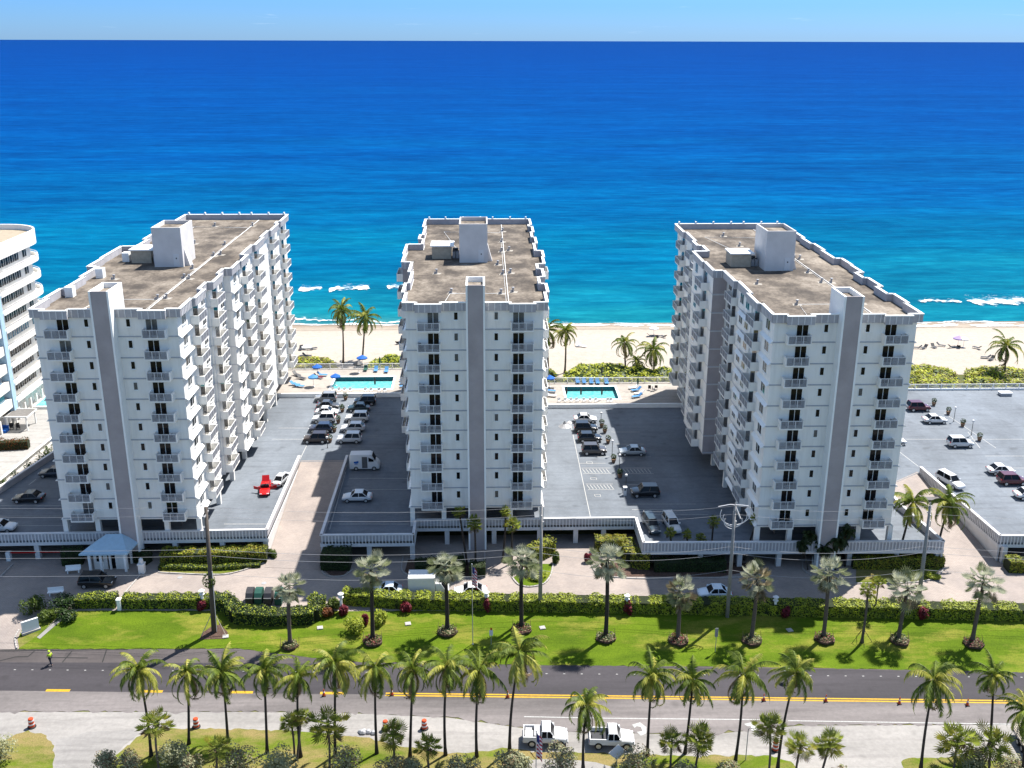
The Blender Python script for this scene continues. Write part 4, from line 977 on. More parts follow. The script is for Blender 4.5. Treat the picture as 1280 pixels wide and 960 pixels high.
# ------------------------------------------------------------------ palms and plants
def frond_coco(b, az, el0, L, droop, mi, rnd, n=11, wid=.62):
    """one feather frond: curved midrib with hanging leaflets"""
    d = Vector((math.cos(az), math.sin(az), 0)); side = Vector((-d.y, d.x, 0)); p = Vector((0, 0, 0)); e = el0; st = L/n; tw = rnd.uniform(-.5, .5)
    pts = [p.copy()]
    for i in range(n):
        e -= droop*(.4+i/n*1.3)/n; p = p+(d*math.cos(e)+Vector((0, 0, 1))*math.sin(e))*st; pts.append(p.copy())
    for i in range(n):
        a, c = pts[i], pts[i+1]; t = (i+.5)/n
        w_ = .035*(1-t)+.012; b.add([a-side*w_, a+side*w_, c+side*w_, c-side*w_], [(0, 1, 2, 3)], mi)
        if i < 1: continue
        for k in range(3):
            q = a.lerp(c, (k+rnd.random()*.6)/3); ll = wid*(math.sin(PI*min(1, t*.93+.10))**.7)*rnd.uniform(.8, 1.1); f = (c-a).normalized()
            for s in (-1, 1):
                dirn = (side*s*.80+f*.62+Vector((0, 0, -.30-.45*rnd.random()))).normalized()
                tip = q+dirn*ll; bw = f*.055
                b.add([q-bw*1.5, q+bw*1.5, tip+Vector((0, 0, -.08))], [(0, 1, 2)], mi)
def coco_crown(seed, nf=24, L=3.45, dry=.1):
    rnd = random.Random(seed); b = MB(); wind = rnd.uniform(-.3, .3)
    for i in range(nf):
        t = i/(nf-1); el_ = R(80)-R(130)*t**.95; az = i*2.399+rnd.uniform(-.5, .5)
        mi = 1 if rnd.random() < .42 else 0
        if t > .86 and rnd.random() < dry*5: mi = 2
        frond_coco(b, az, el_+rnd.uniform(-.12, .12), L*rnd.uniform(.78, 1.12), R(85)+R(65)*rnd.random(), mi, rnd)
    for i in range(6):
        a = rnd.uniform(0, 6.28); b.lathe((.16*math.cos(a), .16*math.sin(a), -.25-.1*rnd.random()), [(.02, -.11), (.1, -.05), (.11, .04), (.03, .12)], 6, 1 if i % 2 else 2)
    return b.mesh('crown', ['coco', 'coco2', 'deadleaf'])
def fan(b, c, d, up, r, nseg, mi, rnd, spread=R(250), fold=.18, gap=.95):
    """palmate leaf: pleated wedge segments around c, facing 'up', axis d"""
    side = d.cross(up).normalized()
    for i in range(nseg):
        a = -spread/2+spread*(i+.5)/nseg; da = spread/nseg*.5
        rr = r*(1-.25*(abs(a)/(spread/2))**2)*rnd.uniform(.9, 1.05)
        def pt(aa, rad, h): return c+(d*math.cos(aa)+side*math.sin(aa))*rad+up*h
        tipd = -.18*rr
        b.add([c, pt(a-da*gap, rr*.55, -fold*r*.25), pt(a, rr, tipd), pt(a, rr*.6, fold*r*.4)], [(0, 1, 2, 3)], mi)
        b.add([c, pt(a, rr*.6, fold*r*.4), pt(a, rr, tipd), pt(a+da*gap, rr*.55, -fold*r*.25)], [(0, 1, 2, 3)], mi)
def fan_crown(seed, n, pet, r, mats, dry=0.0, top=R(82), bottom=R(-55), nseg=13, irregular=.2, gap=.9):
    rnd = random.Random(seed); b = MB()
    for i in range(n):
        t = i/(n-1); e = top+(bottom-top)*t**.9+rnd.uniform(-.15, .15); az = i*2.399+rnd.uniform(-.3, .3)
        d = Vector((math.cos(az)*math.cos(e), math.sin(az)*math.cos(e), math.sin(e)))
        L = pet*rnd.uniform(1-irregular, 1+irregular); c = d*L+Vector((0, 0, -.10*L))
        mi = 0 if rnd.random() < .6 else 1
        if (t > .75 and rnd.random() < .35+dry*2) or rnd.random() < dry: mi = 2
        sd = Vector((-math.sin(az), math.cos(az), 0)); up = sd.cross(d).normalized()*-1
        if up.z < 0 and e > 0: up = -up
        b.tube([(0, 0, 0), tuple(c)], [.03, .018], 3, mi)
        dd = (d+Vector((0, 0, -.25))).normalized()
        fan(b, c, dd, sd.cross(dd).normalized(), r*rnd.uniform(.85, 1.1), nseg, mi, rnd, gap=gap)
    for i in range(7):   # boots and old leaf bases
        a = i*.9; b.tube([(0, 0, -.9+.1*i), (.28*math.cos(a), .28*math.sin(a), -.55+.1*i)], [.05, .03], 3, 2)
    return b.mesh('crown', mats)
def leafcloud(b, n, shape, size, rnd, mi=(0,), up=.3):
    """n small leaf quads; shape() gives point and outward normal"""
    for _ in range(n):
        p, nn = shape(rnd); nn = (nn+Vector((rnd.gauss(0, .5), rnd.gauss(0, .5), rnd.gauss(up, .5)))).normalized()
        u = nn.cross(Vector((rnd.random(), rnd.random(), rnd.random()))).normalized(); v = nn.cross(u); s = size*rnd.uniform(.6, 1.25)
        b.add([p-u*s, p+v*s*.55, p+u*s, p-v*s*.55], [(0, 1, 2, 3)], rnd.choice(mi))
def trunk(base, top, r0, r1, bend=.1, seed=0, m='trunk', n=8, flare=1.5):
    rnd = random.Random(seed); b = MB(); d = Vector(top)-Vector(base); k = 9; a = rnd.uniform(0, 6.28); off = Vector((math.cos(a), math.sin(a), 0))*bend*d.length*.3
    path = []; rad = []
    for i in range(k+1):
        t = i/k; path.append(Vector(base)+Vector((d.x*t**1.3, d.y*t**1.3, d.z*t))+off*math.sin(PI*t)); rad.append((r0+(r1-r0)*t)*(flare-(flare-1)*min(1, t*8))*(1+.04*rnd.uniform(-1, 1)))
    b.tube(path, rad, n, 0); return b.mesh('trunk', [m], smooth=True), path[-1]
COCO = [coco_crown(11, 29), coco_crown(12, 25), coco_crown(13, 30, dry=.15), coco_crown(14, 27), coco_crown(15, 25, dry=.2)]
BIS = [fan_crown(21, 27, 1.05, .92, ['bis', 'bis2', 'bisdry'], nseg=17, gap=.75, bottom=R(-78), irregular=.3), fan_crown(22, 24, 1.15, .95, ['bis', 'bis2', 'bisdry'], nseg=17, gap=.75, bottom=R(-70), irregular=.3), fan_crown(23, 30, 1.05, .88, ['bis', 'bis2', 'bisdry'], dry=.3, bottom=R(-85), nseg=17, gap=.7, irregular=.3), fan_crown(24, 26, 1.1, .95, ['bis', 'bis2', 'bisdry'], bottom=R(-85), nseg=17, gap=.75, irregular=.3)]
SAB = [fan_crown(31, 26, .62, .62, ['sabal', 'coco2', 'deadleaf'], gap=.55, irregular=.35), fan_crown(32, 22, .65, .66, ['sabal', 'coco2', 'deadleaf'], dry=.05, gap=.55, irregular=.35), fan_crown(33, 28, .58, .60, ['sabal', 'coco2', 'deadleaf'], gap=.55, irregular=.35)]
DATE = [coco_crown(41, 22, L=1.35), coco_crown(42, 20, L=1.5)]
for me in DATE: me.materials[0] = M['date']; me.materials[1] = M['date']
def palm(name, label, cat, group, base, crown_px, crown, scale, r0, r1, m='trunk', seed=0, rz=None, bend=.06, crown_pt=None, sx=.88):
    top = crown_pt or PY(crown_px[0], crown_px[1], base.y)
    rel = top-base; t = thing(name, label, cat, base, 0, group)
    me, tip = trunk((0, 0, -.15), rel, r0, r1, bend, seed, m)
    link('trunk', me, t)
    rnd = random.Random(seed*7+1)
    o = link('crown', crown, t, tip); o.rotation_euler = (rnd.uniform(-.22, .22), rnd.uniform(-.22, .22), rnd.uniform(0, 6.28)); scale *= rnd.uniform(.92, 1.1); o.scale = (scale*sx, scale, scale*rnd.uniform(.95, 1.05))
    return t
# street row of coconut palms
SR = [(189, 945, 173, 833), (236, 930, 234, 838), (285, 928, 278, 836), (334, 941, 330, 833), (376, 946, 372, 842), (419, 944, 419, 826), (471, 942, 469, 832), (512.5, 947, 516, 834), (557, 944, 559, 828), (596, 946, 599, 835), (637, 940, 650, 812), (729, 962, 733, 878),
      (809, 945, 815, 842), (856, 942, 866, 846), (919, 952, 929, 840), (972, 962, 995, 836), (1151, 962, 1168, 846), (1237, 932, 1242, 840), (1277, 972, 1285, 884)]
for i, (bx, by, cx_, cy_) in enumerate(SR):
    palm('coconut_palm', 'tall slim roadside coconut palm, %s from the left in the row' % ORD[i], 'palm tree', 'coconut palms along the near side of the road', G(bx, by), (cx_, cy_+4), COCO[i % 5], [1.0, .95, 1.0, .98, .85, 1.05, 1.05, .92, .98, 1.05, 1.12, .95, 1.0, 1.0, 1.05, .98, 1.12, .92, .9][i], .15, .085, 'trunkd', i+1, bend=.05)
BS = [(363, 806, 361, 733, 3, .86), (466, 800, 464, 712, 1, 1.0), (559, 788, 556, 708, 0, .98), (652, 785, 652, 700, 0, 1.06), (757, 796, 759, 700, 0, 1.0), (847, 799, 850, 740, 2, .92), (939, 799, 947, 724, 2, .95), (1029, 797, 1036, 716, 0, .98), (1123, 799, 1135, 735, 1, 1.0), (1215, 803, 1230, 728, 1, .95)]
for i, (bx, by, cx_, cy_, v, s) in enumerate(BS):
    base = G(bx, by)
    palm('silver_fan_palm', ('silver fan palm, %s from the left of the lawn row' % ORD[i]) + (' with many straw coloured fronds' if v == 2 else ''), 'palm tree', 'silver fan palms on the lawn', base, (cx_, cy_), BIS[v], s*1.2, .25, .19, 'trunkd' if i in (1, 2, 3, 4) else 'trunk', 50+i, bend=.03, sx=.92)
    # mulch ring with low plants
    rnd = random.Random(900+i); b = MB(); rb = 1.15 if i not in (0,) else .9
    ring = [(rb*rnd.uniform(.85, 1.1)*math.cos(k*PI/8), rb*rnd.uniform(.85, 1.1)*math.sin(k*PI/8)-.35) for k in range(16)]
    b.prism(ring, -.05, 0, 0, topz=[.05-.1*q[1] for q in ring]); t = thing('planting_ring', 'ring of mulch and plants under the silver palm, %s from the left' % ORD[i], 'planting bed', base+Vector((0, 0, .06)), 0, 'mulch rings under the silver palms')
    b.build('mulch', 'mulch', t)
    b = MB(); leafcloud(b, 420, lambda r: ((lambda a, q: (Vector((q*math.cos(a), q*math.sin(a)-.3, .15+.28*r.random())), Vector((0, 0, 1))))(r.uniform(0, 6.28), rb*.95*math.sqrt(r.random()))), .11, rnd, (0, 0, 1, 2)); b.build('foliage', ['hedge2', 'deadleaf', 'redleaf' if i % 2 else 'silver'], t)
    b = MB()
    for s_ in (-1, 1): b.tube([(s_*1.05, -.5, 0), (s_*1.0, .1, 1.0)], [.05, .015], 4)
    b.build('dry_leaf_spike', 'deadleaf', t)
# young double-crowned palm with stakes
base = G(1077, 803); t = palm('young_fan_palm', 'slender green fan palm held by wooden stakes on the lawn', 'palm tree', None, base, (1085, 738), SAB[0], 1.0, .17, .12, 'trunk', 77)
for a in (0, 1.8, 3.3, 4.6):
    b = MB(); b.tube([(1.2*math.cos(a), 1.2*math.sin(a), 0), (.2*math.cos(a), .2*math.sin(a), 1.5)], .03, 4); b.build('stake', 'trunkd', t)
palm('young_fan_palm', 'small green fan palm leaning right of the staked palm, above the long hedge', 'palm tree', None, G(1092, 770), (1098, 728), SAB[1], .8, .1, .08, 'trunk', 78)
# beach coconut palms
for i, (bx, by, cx_, cy_, s, lab) in enumerate([(429, 456, 427, 388, 1.25, 'left of the pair of coconut palms behind the left pool fence'), (453, 449, 456, 396, 1.3, 'right of the pair of coconut palms beside the blue umbrella'), (685, 461, 684, 412, 1.25, 'beach coconut palm partly behind the right edge of the middle tower'), (706, 466, 707, 414, 1.05, 'beach coconut palm just right of the middle tower'),
                                  (782, 463, 781, 428, 1.05, 'left of the three coconut palms growing in the sea grape behind the right pool'), (797, 466, 796, 452, .75, 'shortest coconut palm, middle of the three behind the right pool'), (817, 468, 817, 437, 1.05, 'right of the three coconut palms behind the right pool'), (1256, 470, 1258, 433, 1.25, 'lone coconut palm on the dune at the far right')]):
    palm('coconut_palm', lab, 'palm tree', 'coconut palms behind the beach', G(bx, by), (cx_, cy_), COCO[(i+2) % 5], s*1.12, .2, .11, 'trunk', 200+i, bend=.05, sx=.85)
for i, (bx, by, cx_, cy_, lab) in enumerate([(1121, 703, 1141, 628, 'left of the two tall coconut palms at the foot of the right ramp'), (1169, 700, 1187, 629, 'right of the two tall coconut palms at the foot of the right ramp')]):
    palm('coconut_palm', lab, 'palm tree', None, G(bx, by), (cx_, cy_), COCO[i*2], 1.12, .18, .1, 'trunkd', 220+i)
# palms by the garage front, mostly in shade
for i, (bx, by, cx_, cy_, s, cr, lab) in enumerate([(594, 712, 593, 655, 1.1, SAB[2], 'dark fan palm against the middle tower stair shaft'), (584, 706, 574, 640, .8, SAB[1], 'dark fan palm left of the middle tower stair shaft'), (640, 705, 641, 655, 1.15, SAB[0], 'sunlit yellow green fan palm in front of the middle tower'), (628, 702, 632, 640, .9, SAB[2], 'shaded fan palm behind the sunlit one by the middle tower'),
        (838, 702, 838, 665, .75, SAB[1], 'shaded fan palm by the deck edge below the white SUV'), (858, 703, 859, 668, .75, SAB[2], 'shaded fan palm by the deck edge, just right of the white SUV'), (876, 700, 876, 672, .7, SAB[0], 'small shaded fan palm left of the concrete utility pole'), (890, 700, 892, 652, .85, SAB[1], 'shaded fan palm directly left of the concrete pole head'), (930, 700, 946, 650, .9, SAB[2], 'shaded fan palm at the front left corner of the right tower')]):
    palm('fan_palm', lab, 'palm tree', 'fan palms along the garage front', G(bx, by), (cx_, cy_), cr, s, .14, .11, 'trunkd', 240+i)
for i, (bx, by, cx_, cy_, s) in enumerate([(1018, 708, 1012, 668, 1.0), (1030, 712, 1030, 684, 1.1), (1044, 712, 1048, 676, 1.1), (1056, 708, 1060, 664, 1.0), (1010, 712, 1003, 680, .9)]):
    palm('date_palm', 'arching dark date palm, %s from the left before the right tower' % ORD[[1, 2, 3, 4, 0][i]], 'palm tree', 'date palms before the right tower', G(bx, by), (cx_, cy_), DATE[i % 2], s, .1, .08, 'trunkd', 260+i)
# low fan palms in the near verge
SB = [(199, 962, 194, 905, 1.0), (368, 945, 364, 903, .72), (371, 950, 376, 896, .7), (412, 960, 410, 906, 1.15), (493, 960, 491, 917, .95), (536, 962, 535, 932, .85), (838, 962, 840, 926, .95), (869, 962, 876, 924, 1.1), (961, 965, 962, 908, 1.05), (995, 965, 1001, 932, .95), (1027, 965, 1037, 930, 1.0), (1192, 962, 1197, 925, 1.2), (1236, 965, 1240, 928, 1.2), (272, 970, 271, 935, .9)]
SB.sort()
for i, (bx, by, cx_, cy_, s) in enumerate(SB):
    palm('fan_palm', 'short green fan palm in the near verge, %s from the left' % ORD[i], 'palm tree', 'short fan palms in the near verge', G(bx, by), (cx_, cy_), SAB[i % 3], s*1.4, .11, .1, 'trunk', 300+i)

def bush(name, label, cat, group, base, rx, ry, h, n, size, mats, seed, inner='hedgein', kind=None):
    rnd = random.Random(seed); t = thing(name, label, cat, base, 0, group); b = MB()
    lobes = [(rnd.uniform(-.5, .5)*rx, rnd.uniform(-.5, .5)*ry, rnd.uniform(.35, .7)*h, rnd.uniform(.4, .62)) for _ in range(7)]
    def shp(r):
        lx_, ly, lz, s = r.choice(lobes); v = Vector((r.gauss(0, 1), r.gauss(0, 1), r.gauss(.2, 1))).normalized(); q = r.uniform(.7, 1.05)
        return Vector((lx_+v.x*rx*s*q, ly+v.y*ry*s*q, max(.02, lz+v.z*h*.5*q))), v
    leafcloud(b, n, shp, size, rnd, tuple(range(len(mats)))); b.build('foliage', mats, t)
    b = MB()
    for _ in range(5): a = rnd.uniform(0, 6.28); b.tube([(0, 0, -.05), (.3*rx*math.cos(a), .3*ry*math.sin(a), h*.45), (.6*rx*math.cos(a+.3), .6*ry*math.sin(a+.3), h*.8)], [.05, .03, .012], 4)
    b.build('branches', 'trunkd', t)
    return t
SS = [(-3, 955, 1.6, 2.2), (132, 962, 1.3, 1.8), (162, 962, 1.3, 1.6), (215, 958, 1.4, 2.0), (240, 965, 1.1, 1.7), (298, 962, 1.9, 2.1), (352, 965, 1.7, 2.0), (433, 963, 1.6, 2.1), (490, 972, 1.6, 2.0), (515, 968, 1.0, 1.5), (577, 970, 1.7, 1.6), (634, 966, 1.2, 1.9), (652, 966, 1.0, 1.7), (700, 964, 1.8, 2.2), (795, 968, 2.0, 2.0), (852, 975, 1.2, 1.6), (905, 975, 1.5, 1.5), (1045, 980, 1.3, 1.5), (1218, 958, 1.3, 1.9), (1265, 970, 1.5, 1.7)]
for i, (bx, by, r_, h) in enumerate(SS):
    bush('silver_shrub', 'loose silver grey shrub at the bottom edge, %s from the left' % ORD[i], 'shrub', 'silver shrubs in the near verge', G(bx, by), r_*1.15, r_, h*1.1, 1500, .12, ['silver', 'silver', 'deadleaf'] if i % 3 else ['silver', 'silver', 'silver'], 400+i)
# hedges
def hedge(label, path, wd, h, mats, seed, dens=95, size=.11, name='hedge', group=None, sink=0):
    """path: world XY polyline"""
    rnd = random.Random(seed); pts = [Vector((p[0], p[1])) for p in path]; c = pts[0]; base = Vector((c.x, c.y, gz(c.y)))
    t = thing(name, label, 'hedge', base, 0, group); inn = MB(); lf = MB()
    for a, e in zip(pts, pts[1:]):
        L = (e-a).length; u = (e-a)/L; nn = Vector((-u.y, u.x)); k = max(1, int(L/1.2))
        q = [a-nn*wd*.44-u*.1, e-nn*wd*.44+u*.1, e+nn*wd*.44+u*.1, a+nn*wd*.44-u*.1]
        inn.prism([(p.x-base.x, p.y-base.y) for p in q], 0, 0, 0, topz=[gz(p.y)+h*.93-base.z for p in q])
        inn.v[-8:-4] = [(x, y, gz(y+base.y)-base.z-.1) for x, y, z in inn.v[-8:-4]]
        A = L*(wd+2*h)
        def shp(r):
            s = r.uniform(-.1, L+.1); m_ = r.random()*(wd+2*h)
            if m_ < h: y, z, n_ = -wd/2, m_, Vector((-nn.x, -nn.y, 0))
            elif m_ < h+wd: y, z, n_ = m_-h-wd/2, h, Vector((0, 0, 1))
            else: y, z, n_ = wd/2, m_-h-wd, Vector((nn.x, nn.y, 0))
            lump = .22*noise.noise(Vector((a.x+u.x*s, a.y+u.y*s, z))*1.1+Vector((seed, 0, 0)))
            p = a+u*s+nn*(y*(1+lump))
            return Vector((p.x-base.x, p.y-base.y, gz(p.y)-base.z+z*(1+lump)+r.gauss(0, .03))), n_
        leafcloud(lf, int(A*dens), shp, size, rnd, tuple(range(len(mats))))
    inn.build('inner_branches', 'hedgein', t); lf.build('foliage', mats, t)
    return t
def hp(l): return [tuple(G(*q).xy) for q in l]
hedge('long green roadside hedge running behind the lawn from the middle to the right edge', hp([(430, 752), (500, 757), (640, 760), (830, 763), (1000, 766), (1290, 772)]), 1.6, 1.5, ['hedge', 'hedge', 'hedge'], 1)
hedge('clipped green hedge left of the white marker post at the lawn edge', hp([(98, 757), (146, 756)]), 1.5, 1.3, ['hedge', 'hedge', 'hedge2'], 2)
hedge('clipped green hedge between the white marker post and the wooden pole', hp([(155, 757), (262, 757)]), 1.5, 1.3, ['hedge', 'hedge', 'hedge2'], 3)
hedge('dark green hedge curling round the row of waste bins', hp([(266, 757), (286, 760), (296, 775), (345, 778), (392, 775), (399, 758)]), 1.7, 1.5, ['hedge2', 'hedge2', 'hedge'], 4)
hedge('golden green hedge under the deck in front of the left tower', hp([(204, 703), (334, 700)]), 2.0, 1.7, ['hedgeg', 'hedgeg', 'hedge'], 5, dens=80)
hedge('low clipped hedge strip in front of the golden hedge', hp([(200, 711), (270, 712), (325, 708)]), .8, .5, ['hedge', 'hedge2'], 6)
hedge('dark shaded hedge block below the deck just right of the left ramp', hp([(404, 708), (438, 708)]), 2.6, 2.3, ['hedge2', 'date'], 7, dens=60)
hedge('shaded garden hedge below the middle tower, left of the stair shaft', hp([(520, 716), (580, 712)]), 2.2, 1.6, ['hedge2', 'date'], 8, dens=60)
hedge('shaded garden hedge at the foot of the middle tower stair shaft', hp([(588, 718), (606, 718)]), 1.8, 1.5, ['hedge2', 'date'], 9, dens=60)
hedge('rounded golden hedge left of the sunny driveway to the garage', hp([(664, 702), (688, 690)]), 1.8, 2.1, ['hedgeg', 'hedge'], 10, dens=80)
hedge('golden hedge bending round the corner right of the sunny driveway', hp([(744, 690), (782, 690), (790, 706), (812, 709)]), 1.8, 2.0, ['hedgeg', 'hedgeg', 'hedge'], 11, dens=80)
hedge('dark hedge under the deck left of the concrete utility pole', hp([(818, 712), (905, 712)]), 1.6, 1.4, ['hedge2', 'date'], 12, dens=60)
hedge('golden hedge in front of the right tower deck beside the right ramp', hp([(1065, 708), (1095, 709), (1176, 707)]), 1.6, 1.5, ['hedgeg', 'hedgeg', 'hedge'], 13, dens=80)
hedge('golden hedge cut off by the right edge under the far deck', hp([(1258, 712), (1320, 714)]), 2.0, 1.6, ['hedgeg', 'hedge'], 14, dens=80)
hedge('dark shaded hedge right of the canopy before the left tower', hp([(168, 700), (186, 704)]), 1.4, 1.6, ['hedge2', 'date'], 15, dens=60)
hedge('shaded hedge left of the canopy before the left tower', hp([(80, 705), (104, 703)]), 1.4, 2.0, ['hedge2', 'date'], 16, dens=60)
for i, (x, y, r_, h, m_, lab) in enumerate([(252, 762, .8, 1.1, 'redleaf', 'round crimson shrub beside the wooden utility pole'), (430, 768, .6, 1.2, 'redleaf', 'crimson shrub below the lamp post at the end of the curled hedge'), (457, 780, .5, 1.2, 'redleaf', 'crimson plant left of the second silver palm trunk'), (508, 764, .7, 1.1, 'redleaf', 'crimson shrub in the long hedge right of the second silver palm'), (609, 764, .55, 1.5, 'redleaf', 'crimson plant below the lamp post right of the flagpole'),
        (784, 768, .6, 1.5, 'redleaf', 'crimson plant below the lamp post right of the fifth silver palm'), (982, 772, .6, 1.3, 'redleaf', 'shaded crimson plant in the right tower shadow'), (1153, 775, .75, 1.5, 'redleaf', 'large crimson shrub right of the ninth silver palm'), (409, 770, .8, .9, 'orangeleaf', 'orange leaved shrub at the gap between the hedges'), (393, 757, .9, 1.5, 'hedge', 'bright green bush at the end of the curled hedge'),
        (443, 792, 1.4, 1.7, 'hedge', 'bright green bush left of the second silver palm trunk'), (478, 780, 1.0, 1.5, 'hedge', 'bright green bush right of the second silver palm trunk'), (418, 760, .8, 1.2, 'plant', 'leafy plant beside the lamp post between the hedges'),
        (45, 765, 1.6, 1.9, 'plant', 'yellow green bush by the white sign on the left'), (62, 775, 1.3, 1.3, 'plant', 'low green bush right of the white sign'), (82, 775, 1.3, 1.1, 'hedge2', 'dark green bush between the white sign and the lawn'), (80, 762, 1.8, 1.6, 'hedge2', 'shaded bush at the left end of the clipped hedge'), (320, 704, .5, 1.2, 'plant', 'yellow green shrub at the right end of the golden hedge'), (340, 698, .7, 1.1, 'plant', 'yellow green shrub at the foot of the left ramp wall'),
        (670, 722, 1.4, .8, 'hedge', 'sunlit green shrub under the fourth silver palm'), (1165, 722, .9, .6, 'hedge', 'low green shrub at the kerb corner by the right ramp'), (695, 704, .5, 1.4, 'plant', 'yellow green shrub on the left kerb of the sunny driveway'), (735, 703, .5, 1.2, 'redleaf', 'crimson shrub at the right pillar of the sunny driveway')]):
    bush('shrub', lab, 'shrub', None, G(x, y), r_, r_, h, int(650+500*r_), .12, [m_, m_], 500+i)

# ------------------------------------------------------------------ pool decks, pools, fences
PZ = 4.35
def pool_area(name, x0, x1, y0, y1, px0, px1, py0, py1, label):
    b = MB()
    for q in ((x0, y0, px0, y1), (px1, y0, x1, y1), (px0, y0, px1, py0), (px0, py1, px1, y1)): b.box((q[0], q[1], 1.5), (q[2], q[3], PZ))
    struct(b.build('pool_deck', 'pooldeck'))
    t = thing('swimming_pool', label, 'pool', ((px0+px1)/2, (py0+py1)/2, PZ)); hx, hy = (px1-px0)/2, (py1-py0)/2
    b = MB()
    for q in ((-hx-.35, -hy-.35, hx+.35, -hy), (-hx-.35, hy, hx+.35, hy+.35), (-hx-.35, -hy, -hx, hy), (hx, -hy, hx+.35, hy)): b.box((q[0], q[1], .003), (q[2], q[3], .07))
    b.build('coping', 'trim', t)
    b = MB(); b.add([(-hx+.01, hy-.01, -1.4), (hx-.01, hy-.01, -1.4), (hx-.01, hy-.01, 0), (-hx+.01, hy-.01, 0)], [(0, 1, 2, 3)]); b.add([(-hx+.01, -hy, -1.4), (-hx+.01, hy, -1.4), (-hx+.01, hy, 0), (-hx+.01, -hy, 0)], [(0, 1, 2, 3)]); b.add([(hx-.01, -hy, -1.4), (hx-.01, hy, -1.4), (hx-.01, hy, 0), (hx-.01, -hy, 0)], [(0, 1, 2, 3)]); b.build('tiled_wall', 'tile', t)
    b = MB(); b.add([(-hx, -hy, -.75), (hx, -hy, -.75), (hx, hy, -.75), (-hx, hy, -.75)], [(0, 1, 2, 3)]); b.build('water', 'pool', t)
    return t
FY1, FY2 = P(430, 461.5, PZ).y, P(770, 479, PZ).y
pool_area('pool', -62, -9, 174, FY1+.4, -28.2, -17.3, 178.2, 185.3, 'turquoise swimming pool between the left and middle towers')
pool_area('pool', -9, 36, 167.5, FY2+.4, 14.4, 23.7, 171.9, 178.8, 'turquoise swimming pool between the middle and right towers')
b = MB(); b.box((36, 176, 1.5), (60, FY2+.4, PZ)); struct(b.build('pool_deck', 'pooldeck'))
def fence(label, x0, x1, y, z, h=1.15):
    t = thing('pool_fence', label, 'fence', (x0, y, z)); L = x1-x0
    r = MB(); r.box((0, -.04, h-.08), (L, .04, h)); r.box((0, -.03, .12), (L, .03, .18)); r.build('rail', 'trim', t)
    n = int(L/.17); p = MB()
    for i in range(n): x = L*(i+.5)/n; p.box((x-.03, -.015, .18), (x+.03, .015, h-.08))
    p.build('pickets', 'rib', t)
    for i in range(int(L/2.4)+1):
        q = MB(); x = min(L, i*2.4); q.box((x-.06, -.06, 0), (x+.06, .06, h+.04)); q.build('post', 'trim', t)
fence('pale picket fence behind the left pool, facing the beach', -42, -10, FY1, PZ)
fence('pale picket fence behind the right pool, facing the beach', 8, 36, FY2, PZ)
fence('pale picket fence at the beach end of the right hand deck', 52, 106, 175.9, DK)
# dune plants
def cover(label, pts, h, mats, seed, dens=14, size=.28):
    q = [Vector((*G(*p).xy,)) for p in pts]; rnd = random.Random(seed)
    x0, x1 = min(p.x for p in q), max(p.x for p in q); y0, y1 = min(p.y for p in q), max(p.y for p in q)
    def inside(x, y):
        c = False; n = len(q)
        for i in range(n):
            a, e = q[i], q[(i+1) % n]
            if (a.y > y) != (e.y > y) and x < (e.x-a.x)*(y-a.y)/(e.y-a.y)+a.x: c = not c
        return c
    def dist(x, y):
        d = 1e9; n = len(q); p = Vector((x, y))
        for i in range(n):
            a, e = q[i], q[(i+1) % n]; u = e-a; t_ = max(0, min(1, (p-a).dot(u)/u.dot(u))); d = min(d, (p-a-u*t_).length)
        return d
    def hh(x, y): return gz(y)+h*min(1, dist(x, y)/2.0)**.6*(.72+.5*noise.noise(Vector((x*.35, y*.35, seed))))
    b = MB(); A = (x1-x0)*(y1-y0)
    for _ in range(int(A*dens)):
        x, y = rnd.uniform(x0, x1), rnd.uniform(y0, y1)
        if not inside(x, y): continue
        z = hh(x, y)+rnd.uniform(-.25, .12); s = size*rnd.uniform(.5, 1.2)
        nn = Vector((rnd.gauss(0, .5), rnd.gauss(-.1, .45), rnd.gauss(1.2, .4))).normalized(); u = nn.cross(Vector((rnd.random(), rnd.random(), .3))).normalized(); v = nn.cross(u)
        p = Vector((x, y, z)); b.add([p-u*s, p+v*s*.7, p+u*s, p-v*s*.7], [(0, 1, 2, 3)], rnd.randrange(len(mats)))
    st = .8; nx, ny = int((x1-x0)/st)+1, int((y1-y0)/st)+1
    for i in range(nx):
        for j in range(ny):
            c = [(x0+(i+a)*st, y0+(j+e)*st) for a, e in ((0, 0), (1, 0), (1, 1), (0, 1))]
            if inside(c[0][0]+st/2, c[0][1]+st/2): b.add([(x, y, (hh(x, y)-.25 if inside(x, y) else gz(y)+.02)) for x, y in c], [(0, 1, 2, 3)], len(mats))
    o = b.build('dune_plants', mats+['hedge2']); tag(o, label, 'ground cover'); o['kind'] = 'stuff'
cover('brownish beach shrubs behind the left end of the left pool fence', [(362, 453), (370, 449), (395, 448), (412, 449), (420, 454), (424, 470), (360, 470)], 1.4, ['dunedry', 'dune'], 1)
cover('bright green beach shrubs beside the middle tower and left pool', [(455, 462), (466, 452), (478, 449), (515, 449), (515, 474), (440, 474)], 2.0, ['dune', 'dune', 'hedge2'], 2)
cover('small green beach shrubs at the right foot of the middle tower', [(678, 464), (690, 462), (696, 468), (698, 492), (676, 492)], 1.6, ['dune', 'hedge2'], 3)
cover('wide bright green sea grape patch behind the right pool', [(700, 478), (706, 467), (722, 461), (745, 458), (775, 459), (800, 463), (845, 465), (852, 500), (698, 494)], 1.9, ['dune', 'dune', 'hedge2'], 4)
cover('green sea grape patch just right of the right tower', [(1115, 462), (1150, 459), (1180, 461), (1197, 468), (1198, 480), (1190, 493), (1110, 493)], 1.6, ['dune', 'dune', 'dunedry'], 5)
